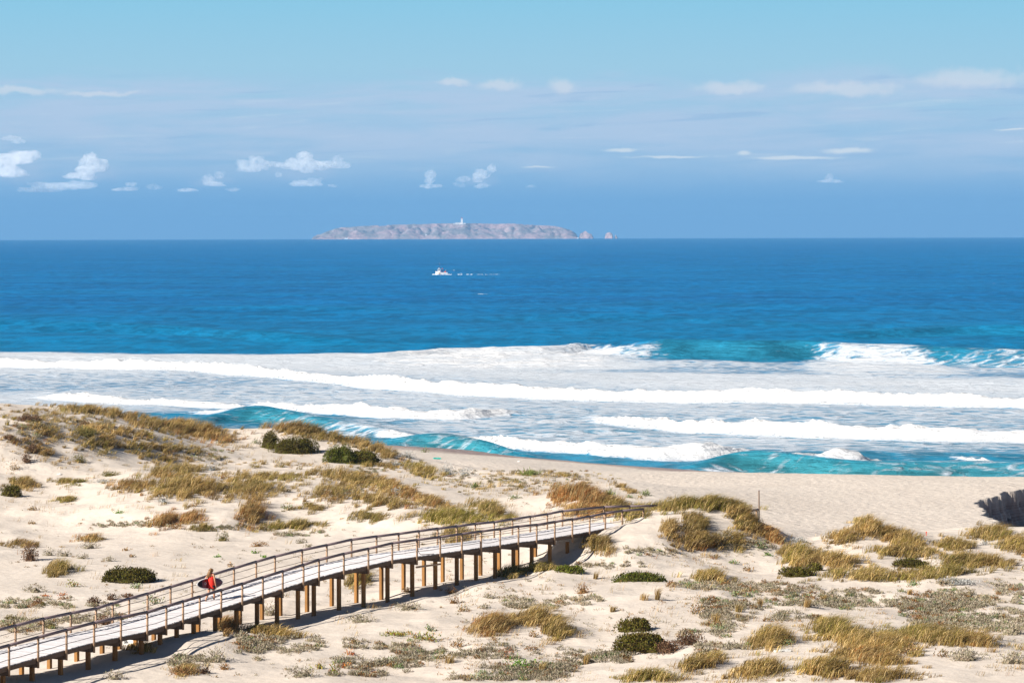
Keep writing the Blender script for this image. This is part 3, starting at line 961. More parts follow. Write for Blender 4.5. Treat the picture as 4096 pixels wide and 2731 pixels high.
for x0, x1, hh in ((-32, -5.5, 9.5), (5.5, 18, 7.5), (-44, -33, 6.0)):
    w_ = MB().box(((x0 + x1) / 2, 2, hh / 2), ((x1 - x0) / 2, 6, hh / 2)).build('keeper_wing', M['lh_white'], lh)
    MB().box(((x0 + x1) / 2, -4.03, hh * 0.55), ((x1 - x0) / 2 * 0.7, 0.05, 0.9)).build('window_row', M['lh_dark'], w_)
for (xz, yz, ww, hh, lab) in ((345, 187, 16, 8, 'white harbour building at the foot of the island cliff, left part'), (900, 160, 5, 7, 'tiny white hut halfway up the island slope left of the lighthouse'), (1955, 188, 8, 9, 'white hut by the water near the right end of the island')):
    bx, bz = isl(xz, yz)
    hob = empty('island_house', (bx, D_I - 235, max(bz, Z_I) - 2))
    tag(hob, lab, 'house')
    MB().box((0, 0, hh / 2), (ww / 2, 4, hh / 2)).build('wall', M['lh_white'], hob)
    MB().prism([(-ww / 2 - .4, -4.4), (ww / 2 + .4, -4.4), (ww / 2 + .4, 4.4), (-ww / 2 - .4, 4.4)], hh + .02, lambda x, y, h=hh: h + 2.2 - abs(y) * .45).build('roof', M['lh_white'], hob)

# ------------------------------------------------------------------ cumulus clouds far beyond the island
D_C = 34000.0
m = bpy.data.materials.new('cloud')
m.use_nodes = True
n = NT(m.node_tree)
oi = n.new('ShaderNodeObjectInfo')
cv_ = n.new('ShaderNodeVolumeScatter', {'Color': (1.0, 1.0, 1.0, 1), 'Density': 0.012, 'Anisotropy': 0.1})
ca = n.new('ShaderNodeSeparateXYZ', {0: oi.outputs['Color']})
tcn = n.new('ShaderNodeTexCoord')
cn = n.noise(tcn.outputs['Object'], 0.016, 3, 0.6)
n.set(cv_.inputs['Density'], n.math('MULTIPLY', n.math('MULTIPLY', ca.outputs[0], n.smooth(cn, 0.28, 0.68, 0.0, 1.0)), 0.0085))
m.cycles.volume_step_rate = 0.35
oo = n.new('ShaderNodeOutputMaterial')
n.l.new(cv_.outputs[0], oo.inputs['Volume'])
M['cloud'] = m


def ico(sub):
    import bmesh
    bm = bmesh.new()
    bmesh.ops.create_icosphere(bm, subdivisions=sub, radius=1.0)
    v = np.array([q.co[:] for q in bm.verts])
    f = np.array([[w.index for w in q.verts] for q in bm.faces])
    bm.free()
    return v, f


ICO3 = ico(3)


def cloud(blobs, label, dens=1.0, seed=0):
    V, F, S = [], [], []
    k = 0
    yy = [b_[1] + b_[3] for b_ in blobs]
    ybase = max(yy)
    for i, (x, y, rx, ry) in enumerate(blobs):
        rx, ry = rx * 1.1, ry * 1.12
        rg = np.random.default_rng(seed * 50 + i)
        for j in range(3):
            s = 1.0 if j == 0 else rg.uniform(.4, .7)
            ox, oy = (0, 0) if j == 0 else (rg.uniform(-.8, .8) * rx, rg.uniform(-.7, .5) * ry)
            X, Y, Z = pxD((x + ox) * 1.7415, (y + oy) * 1.7415, D_C)
            sx_, sz_ = rx * s * 1.7415 / F_PX * D_C, ry * s * 1.7415 / F_PX * D_C
            v = ICO3[0]
            dn = 1 + 0.8 * fbm(v[:, 0] * 3 + i * 9 + j, v[:, 1] * 3 + v[:, 2] * 4.3 + seed, 1.6, 3, 5 + i)
            p = v * dn[:, None] * np.array([sx_, (sx_ + sz_) * .5, sz_])
            p[:, 2] = np.maximum(p[:, 2], -sz_ * 0.75 + 0.1 * p[:, 2])
            p = p + np.array([X, Y + rg.uniform(-.5, .5) * sx_, Z])
            V.append(p)
            F.append(ICO3[1] + k)
            S.append(np.clip(dens * np.interp((p[:, 2] - Z) / sz_, [-.8, -.1, .5], [.25, .8, 1.0]), 0, 1))
            k += len(v)
    V = np.concatenate(V)
    F = np.concatenate(F)
    me = fast_mesh('cumulus_cloud', V, F.ravel(), np.full(len(F), 3), M['cloud'], smooth=True)
    o = bpy.data.objects.new('cumulus_cloud', me)
    C.objects.link(o)
    md = o.modifiers.new('union', 'REMESH')
    md.mode = 'VOXEL'
    md.voxel_size = 7.0
    dg = bpy.context.evaluated_depsgraph_get()
    ev = bpy.data.meshes.new_from_object(o.evaluated_get(dg))
    o.modifiers.clear()
    o.data = ev
    ev.materials.clear()
    ev.materials.append(M['cloud'])
    o.color = (dens, dens, dens, 1)
    tag(o, label, 'cloud', 'cumulus clouds low over the sea')


cloud([(42, 362, 40, 14), (62, 356, 22, 10), (10, 388, 26, 18), (30, 396, 30, 12), (5, 372, 14, 10)], 'white cumulus bank cut by the left edge of the photo', 1.0, 1)
cloud([(26, 318, 18, 6), (40, 326, 14, 5)], 'faint small cloud puff high above the leftmost cumulus bank', .5, 2)
cloud([(204, 368, 16, 14), (220, 380, 22, 16), (198, 390, 20, 14), (176, 404, 26, 8), (206, 406, 18, 9)], 'bright towering cumulus second from the left over the sea', 1.0, 3)
cloud([(130, 428, 50, 9), (85, 436, 40, 6), (180, 426, 36, 9)], 'long low cloud bank under the left cumulus towers', .55, 4)
cloud([(592, 368, 16, 10), (572, 382, 24, 14), (604, 380, 14, 12)], 'hazy cumulus left beside the largest cloud', .7, 5)
cloud([(700, 362, 18, 15), (692, 380, 24, 13), (722, 378, 18, 13), (664, 382, 20, 8), (632, 379, 16, 6), (740, 384, 14, 9), (706, 392, 16, 7)], 'largest bright cumulus above the left end of the island', 1.0, 6)
cloud([(776, 366, 14, 7), (768, 378, 28, 10)], 'soft cumulus right beside the largest cloud', .6, 7)
cloud([(504, 402, 10, 10), (478, 410, 12, 9), (492, 422, 24, 7), (430, 437, 20, 4), (535, 436, 14, 5)], 'small cumulus cluster low over the sea left of the island', .75, 8)
cloud([(722, 414, 16, 6), (704, 422, 30, 7), (764, 427, 12, 4), (640, 402, 7, 6)], 'ragged cloud scraps under the largest cumulus', .65, 9)
cloud([(302, 424, 12, 5), (290, 434, 24, 5)], 'small pale puff low between the left clouds', .7, 10)
cloud([(352, 430, 12, 7)], 'tiny grey puff low beside the small pale one, over open sea', .45, 11)
cloud([(990, 403, 11, 11), (986, 415, 12, 6), (990, 428, 20, 6)], 'round cumulus puff above the left part of the island', .9, 12)
cloud([(1130, 388, 9, 11), (1100, 402, 15, 12), (1118, 402, 10, 9), (1098, 414, 10, 6)], 'twin cumulus puffs above the lighthouse', 1.0, 13)
cloud([(1064, 412, 14, 8), (1054, 424, 12, 6), (1108, 428, 16, 6)], 'dim cumulus scrap beside the twin puffs above the lighthouse', .65, 14)
cloud([(1905, 406, 9, 8), (1910, 416, 22, 5)], 'lone small cumulus on the right half of the sky', .6, 15)
cloud([(1220, 428, 12, 4)], 'faintest tiny puff above the right part of the island', .5, 16)

# ------------------------------------------------------------------ boardwalk
NEAR = np.array([(-20.38, 115.0, 7.49), (-19.47, 116.61, 7.58), (-18.56, 118.22, 7.66), (-17.65, 119.83, 7.73), (-16.74, 121.44, 7.74), (-15.82, 123.05, 7.74), (-15.17, 124.48, 7.8), (-14.61, 125.95, 7.83), (-14.03, 127.41, 7.85), (-13.24, 129.09, 7.93), (-12.44, 130.75, 8.01), (-11.64, 132.42, 8.1), (-10.85, 134.09, 8.18), (-9.99, 135.73, 8.29), (-9.33, 136.89, 8.38), (-8.22, 138.37, 8.51), (-7.1, 139.84, 8.59), (-5.99, 141.32, 8.69), (-4.81, 142.74, 8.7), (-3.68, 144.21, 8.68), (-2.61, 145.72, 8.67), (-1.64, 147.29, 8.64), (-0.66, 148.86, 8.59), (0.3, 150.45, 8.56), (1.28, 152.01, 8.49), (2.27, 153.58, 8.48), (3.25, 155.15, 8.46), (4.24, 156.71, 8.45), (5.15, 158.35, 8.46)])
# three more bays outside the left edge of the photograph
for k in range(3):
    NEAR = np.insert(NEAR, 0, 2 * NEAR[0] - NEAR[1] + np.array([0, 0, 0.0]), axis=0)
WID = 2.7                 # between the two lines of posts
tg = np.gradient(NEAR[:, :2], axis=0)
tg /= np.linalg.norm(tg, axis=1)[:, None]
FAR = NEAR.copy()
FAR[:, :2] += np.stack([-tg[:, 1], tg[:, 0]], -1) * WID
# the walk bends right at its sandy end
NEAR = np.vstack([NEAR, [[6.15, 159.75, 8.46], [7.4, 161.1, 8.42]]])
FAR = np.vstack([FAR, [[5.2, 162.1, 8.45], [6.7, 163.0, 8.40], [8.4, 164.2, 8.30]]])
RAIL_H = 0.90
bw = empty('boardwalk', (float(NEAR[3, 0]), float(NEAR[3, 1]), float(ground(NEAR[3, 0], NEAR[3, 1]))))
tag(bw, 'long raised wooden boardwalk with round handrails crossing the dunes on square piles', 'boardwalk')
BWO = Vector(bw.location)


def bl(p):
    return Vector(p) - BWO


def bpart(mb, name, mat, smooth=False, parent=None):
    return mb.build(name, mat, parent or bw, smooth)


# planks, laid across
segs = []
nn = len(NEAR) - 2
tot = 0
plank_i = 0
stuff_mb = MB()
PL = 0.145
allp = []
for i in range(nn):
    a0, a1 = NEAR[i], NEAR[i + 1]
    b0, b1 = FAR[i], FAR[i + 1]
    ln = np.linalg.norm((a1 - a0)[:2])
    lf = np.linalg.norm((b1 - b0)[:2])
    cnt = max(1, int(round(max(ln, lf) / PL)))
    for k in range(cnt):
        t0, t1 = (k + 0.06) / cnt, (k + 0.94) / cnt
        allp.append((a0 + (a1 - a0) * t0, a0 + (a1 - a0) * t1, b0 + (b1 - b0) * t1, b0 + (b1 - b0) * t0))
prg = np.random.default_rng(5)
for k, q in enumerate(allp):
    q = np.array(q)
    cn, cf = q[:2].mean(0), q[2:].mean(0)
    d = (cf - cn) / np.linalg.norm(cf - cn)
    inn = 0.10 + prg.uniform(-.02, .02)
    q = q + np.outer([1, 1, -1, -1], d) * inn
    dz = prg.uniform(-.006, .006)
    tp = [bl(p) + Vector((0, 0, dz)) for p in q]
    mb = stuff_mb if k >= 300 else MB()
    n0 = len(mb.v)
    mb.v += [tuple(p + Vector((0, 0, -.04))) for p in tp] + [tuple(p) for p in tp]
    mb.f += [tuple(n0 + j for j in f) for f in ((0, 3, 2, 1), (4, 5, 6, 7), (0, 1, 5, 4), (1, 2, 6, 5), (2, 3, 7, 6), (3, 0, 4, 7))]
    if k < 300:
        bpart(mb, 'plank', M['deck'])
o = bpart(stuff_mb, 'plank', M['deck'])
o['kind'] = 'stuff'

post_n = []
for side, L in ((0, NEAR), (1, FAR)):
    npost = len(L)
    for i in range(npost):
        p = L[i]
        lo = p[2] - (0.42 if i < 31 else 0.6)
        if side == 0 and i >= 31:
            lo = float(ground(p[0], p[1])) - 0.2
        r = 0.05
        bpart(MB().tube([bl((p[0], p[1], lo)), bl((p[0], p[1], p[2] + RAIL_H - 0.08))], r, 10), 'post', M['post'], True)
    for i in range(npost - 1):
        a, b2 = Vector(L[i]), Vector(L[i + 1])
        rise_ = Vector((0, 0, RAIL_H - 0.06))
        d = (b2 - a).normalized() * 0.015
        bpart(MB().tube([bl(a + rise_ + d), bl(b2 + rise_ - d)], 0.066, 10), 'handrail', M['rail'], True)
        for hh in (0.60, 0.27):
            sag = 0.012 + 0.018 * random.random() + (0.06 if (side == 0 and i == 24 and hh < .5) else 0)
            pts = [a.lerp(b2, t) + Vector((0, 0, hh - 4 * sag * t * (1 - t))) for t in (0, .2, .4, .6, .8, 1)]
            bpart(MB().tube([bl(p) for p in pts], 0.014, 5), 'cable', M['rope'], True)
    # edge boards
    for i in range(nn if side == 0 else nn - 1):
        a, b2 = Vector(L[i]), Vector(L[i + 1])
        out = (Vector(FAR[i]) - Vector(NEAR[i])).normalized() * (1 if side else -1)
        out.z = 0
        d = (b2 - a).normalized()
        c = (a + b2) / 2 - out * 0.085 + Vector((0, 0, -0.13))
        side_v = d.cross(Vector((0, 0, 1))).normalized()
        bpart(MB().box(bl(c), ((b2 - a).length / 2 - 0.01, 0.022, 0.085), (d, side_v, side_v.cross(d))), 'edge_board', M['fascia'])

# bents: cap beam and two square piles, plus stringers
for i in range(30):
    a, b2 = Vector(NEAR[i]), Vector(FAR[i])
    ax = (b2 - a)
    ax.z = 0
    ax.normalize()
    tz = Vector((0, 0, 1))
    ay = tz.cross(ax)
    c = (a + b2) / 2 + Vector((0, 0, -0.315))
    if i < 29:
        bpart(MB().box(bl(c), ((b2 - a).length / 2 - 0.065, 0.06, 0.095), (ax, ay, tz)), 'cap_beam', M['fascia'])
    for j, off in enumerate((0.32, WID - 0.32)):
        p = a + ax * off
        g = float(ground(p.x, p.y))
        top = a.z - 0.412
        if top - g < 0.12:
            continue
        bpart(MB().box(bl((p.x, p.y, (top + g - 0.5) / 2)), (0.08, 0.08, (top - g + 0.5) / 2), (ax, ay, tz)), 'pile', M['pile'])
    if i < 29:
        for off in (0.7, 1.35, 2.0):
            p, q = a + ax * off, Vector(NEAR[i + 1]) + (Vector(FAR[i + 1]) - Vector(NEAR[i + 1])).normalized() * off
            d = (q - p).normalized()
            sv = d.cross(tz).normalized()
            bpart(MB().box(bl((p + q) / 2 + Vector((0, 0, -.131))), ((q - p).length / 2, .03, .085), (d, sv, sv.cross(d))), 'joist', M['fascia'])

# loose pale batten across two piles and the slack rope near it
i = 21
a, b2 = Vector(NEAR[i]), Vector(NEAR[i + 1])
d = (b2 - a).normalized()
sv = d.cross(Vector((0, 0, 1))).normalized()
c = (a + b2) / 2 + sv * 0.02 + Vector((-0.02, -0.05, -0.52))
o = bpart(MB().box(bl(c), (0.98, 0.02, 0.045), (d, sv, sv.cross(d))), 'batten', M['post'])
o['label'] = 'pale loose batten nailed across two piles under the deck edge'
pts = [a.lerp(b2, t) + Vector((-0.25 * math.sin(math.pi * min(1, t * 1.1)), 0.1, z)) for t, z in ((0, .55), (.08, .45), (.16, .28), (.26, .12), (.36, .035), (.5, .02), (.8, .02))]
o = bpart(MB().tube([bl(p) for p in pts], 0.016, 5), 'slack_rope', M['rope'], True)
o['label'] = 'snapped rope sagging onto the deck'
# rope hanging down one pile
p = Vector(NEAR[24])
o = bpart(MB().tube([bl(p + Vector((-.06, -.06, z))) for z in (.35, .1, -.3, -.8, -1.35)], 0.018, 5), 'hanging_rope', M['rope'], True)

# end of the walk on the beach side: rail and tall pole behind the grassy dune
px, py = pxD(3024, 2095, 186)[:2]
gz = float(ground(px, py))
fe = empty('rail_end', (px, py, gz))
tag(fe, 'end of a wooden rail on the beach side of the grassy dune', 'railing')
rl = 6.75 - gz
MB().tube([(0, 0, -0.6), (0, 0, rl)], 0.075, 10).build('post', M['post'], fe, True)
MB().tube([(0.1, 0.0, rl + .02), (-1.0, -1.0, rl - .03)], 0.075, 10).build('handrail', M['rail'], fe, True)
MB().tube([(-1.0, -1.0, rl - .1), (-2.2, -2.2, rl - .05)], 0.07, 10).build('handrail', M['rail'], fe, True)
MB().tube([(-1.9, -1.9, -0.5), (-1.9, -1.9, rl - .1)], 0.06, 10).build('post', M['post'], fe, True)
tp = empty('tall_pole', (px + 0.16, py + 0.1, gz))
tag(tp, 'tall thin weathered pole standing on the beach behind the grassy dune', 'pole')
MB().tube([(0, 0, -.6), (0, 0, rl + 1.25)], [0.05, 0.042], 10).build('shaft', M['fascia'], tp, True)
MB().tube([(0, 0, rl + 1.25), (0, 0, rl + 1.29)], [0.05, 0.03], 8).build('cap', M['rail'], tp, True)

# ------------------------------------------------------------------ vegetation: plant shapes as arrays
GREENS = {'green': (0.180, 0.165, 0.020), 'olive': (0.262, 0.180, 0.050), 'brown': (0.270, 0.150, 0.046), 'straw': (0.530, 0.385, 0.175), 'rust': (0.330, 0.135, 0.034), 'dark': (0.095, 0.075, 0.030)}


def tone_mix(tone, rg, n):
    """blade colours: tone 0 fresh green, 0.5 olive, 1 rusty brown"""
    g = np.array(GREENS['green'])
    o_ = np.array(GREENS['olive'])
    b_ = np.array(GREENS['brown'] if tone < .9 else GREENS['rust'])
    t = np.clip(tone + rg.normal(0, .22, n), 0, 1)[:, None]
    c = np.where(t < .5, g + (o_ - g) * t * 2, o_ + (b_ - o_) * (t * 2 - 1))
    st = rg.random(n)[:, None] < (0.2 + 0.12 * tone)
    c = np.where(st, np.array(GREENS['straw']), c)
    return c * rg.uniform(.75, 1.25, n)[:, None]


def tuft_arrays(rg, n=40, h=0.6, r=0.22, lean=0.45, w=0.014, spread=0.35, tone=0.5):
    """wind-combed marram blades; returns verts (n*5), tris"""
    a = rg.uniform(0, 2 * np.pi, n)
    rr = r * np.sqrt(rg.random(n))
    bx, by = rr * np.cos(a), rr * np.sin(a)
    hh = h * rg.uniform(.55, 1.1, n)
    sa = rg.uniform(0, 2 * np.pi, n)
    sp = spread * rg.random(n)
    lx = lean * rg.uniform(.5, 1.3, n) + sp * np.cos(sa) + bx / max(r, .01) * .18
    ly = 0.12 * lean + sp * np.sin(sa) + by / max(r, .01) * .18
    wa = rg.uniform(0, np.pi, n)
    wx, wy = np.cos(wa) * w * .5, np.sin(wa) * w * .5
    z0 = np.full(n, -0.05)
    mid = np.stack([bx + lx * hh * .32, by + ly * hh * .32, hh * .62], -1)
    tip = np.stack([bx + lx * hh * 1.0, by + ly * hh * 1.0, hh * (1.0 - .22 * np.hypot(lx, ly))], -1)
    b_ = np.stack([bx, by, z0], -1)
    wv = np.stack([wx, wy, np.zeros(n)], -1)
    V = np.stack([b_ - wv, b_ + wv, mid - wv * .8, mid + wv * .8, tip], 1)
    base = np.arange(n)[:, None] * 5
    F = np.stack([base + np.array([0, 1, 3]), base + np.array([0, 3, 2]), base + np.array([2, 3, 4])], 1).reshape(-1, 3)
    c = tone_mix(tone, rg, n)
    col = np.repeat(c[:, None], 5, 1)
    return V.reshape(-1, 3), F, col.reshape(-1, 3)


def sprig_arrays(rg, n, rx, ry, hz, leaf_l, leaf_w, cols, up=0.5, shell=0.55, jit=0.25):
    """leaves spread through a dome: every leaf a small kinked blade (2 tris)"""
    d = rg.normal(size=(n, 3))
    d[:, 2] = np.abs(d[:, 2])
    d /= np.linalg.norm(d, axis=1)[:, None]
    rad = (shell + (1 - shell) * rg.random(n)) ** 0.7
    # lumpy outline
    ph = rg.uniform(0, 6.28, 4)
    an = np.arctan2(d[:, 1], d[:, 0])
    lum = 1 + jit * (np.sin(an * 3 + ph[0]) * .4 + np.sin(an * 5 + ph[1]) * .35 + np.sin(d[:, 2] * 7 + an * 2 + ph[2]) * .4)
    p = d * rad[:, None] * lum[:, None] * np.array([rx, ry, hz])
    g = d * np.array([1 / max(rx, .05), 1 / max(ry, .05), 1 / max(hz, .05)])
    g /= np.linalg.norm(g, axis=1)[:, None]
    dirv = g * (1 - up) + np.array([0, 0, up]) + rg.normal(0, .45, (n, 3))
    dirv /= np.linalg.norm(dirv, axis=1)[:, None]
    sd = np.cross(dirv, rg.normal(size=(n, 3)))
    sd /= np.linalg.norm(sd, axis=1)[:, None] + 1e-9
    L = leaf_l * rg.uniform(.6, 1.3, n)[:, None]
    Wd = leaf_w * rg.uniform(.7, 1.3, n)[:, None] * .5
    tip = p + dirv * L
    m_ = p + dirv * L * .5
    V = np.stack([p, m_ - sd * Wd, tip, m_ + sd * Wd], 1)
    base = np.arange(n)[:, None] * 4
    F = np.stack([base + np.array([0, 1, 2]), base + np.array([0, 2, 3])], 1).reshape(-1, 3)
    cols = np.array(cols)
    c = cols[rg.integers(0, len(cols), n)] * rg.uniform(.75, 1.25, n)[:, None]
    col = np.repeat(c[:, None], 4, 1)
    return V.reshape(-1, 3), F, col.reshape(-1, 3)


def link_mesh(name, V, F, col, mat):
    me = fast_mesh(name, V, F.ravel(), np.full(len(F), 3), mat, colors=col)
    o = bpy.data.objects.new(name, me)
    C.objects.link(o)
    return o


def merge(parts):
    Vs, Fs, Cs = [], [], []
    k = 0
    for V, F, c in parts:
        Vs.append(V)
        Fs.append(F + k)
        Cs.append(c)
        k += len(V)
    return np.concatenate(Vs), np.concatenate(Fs), np.concatenate(Cs)


PS = 1.7415               # list positions below are photograph pixels / 1.7415

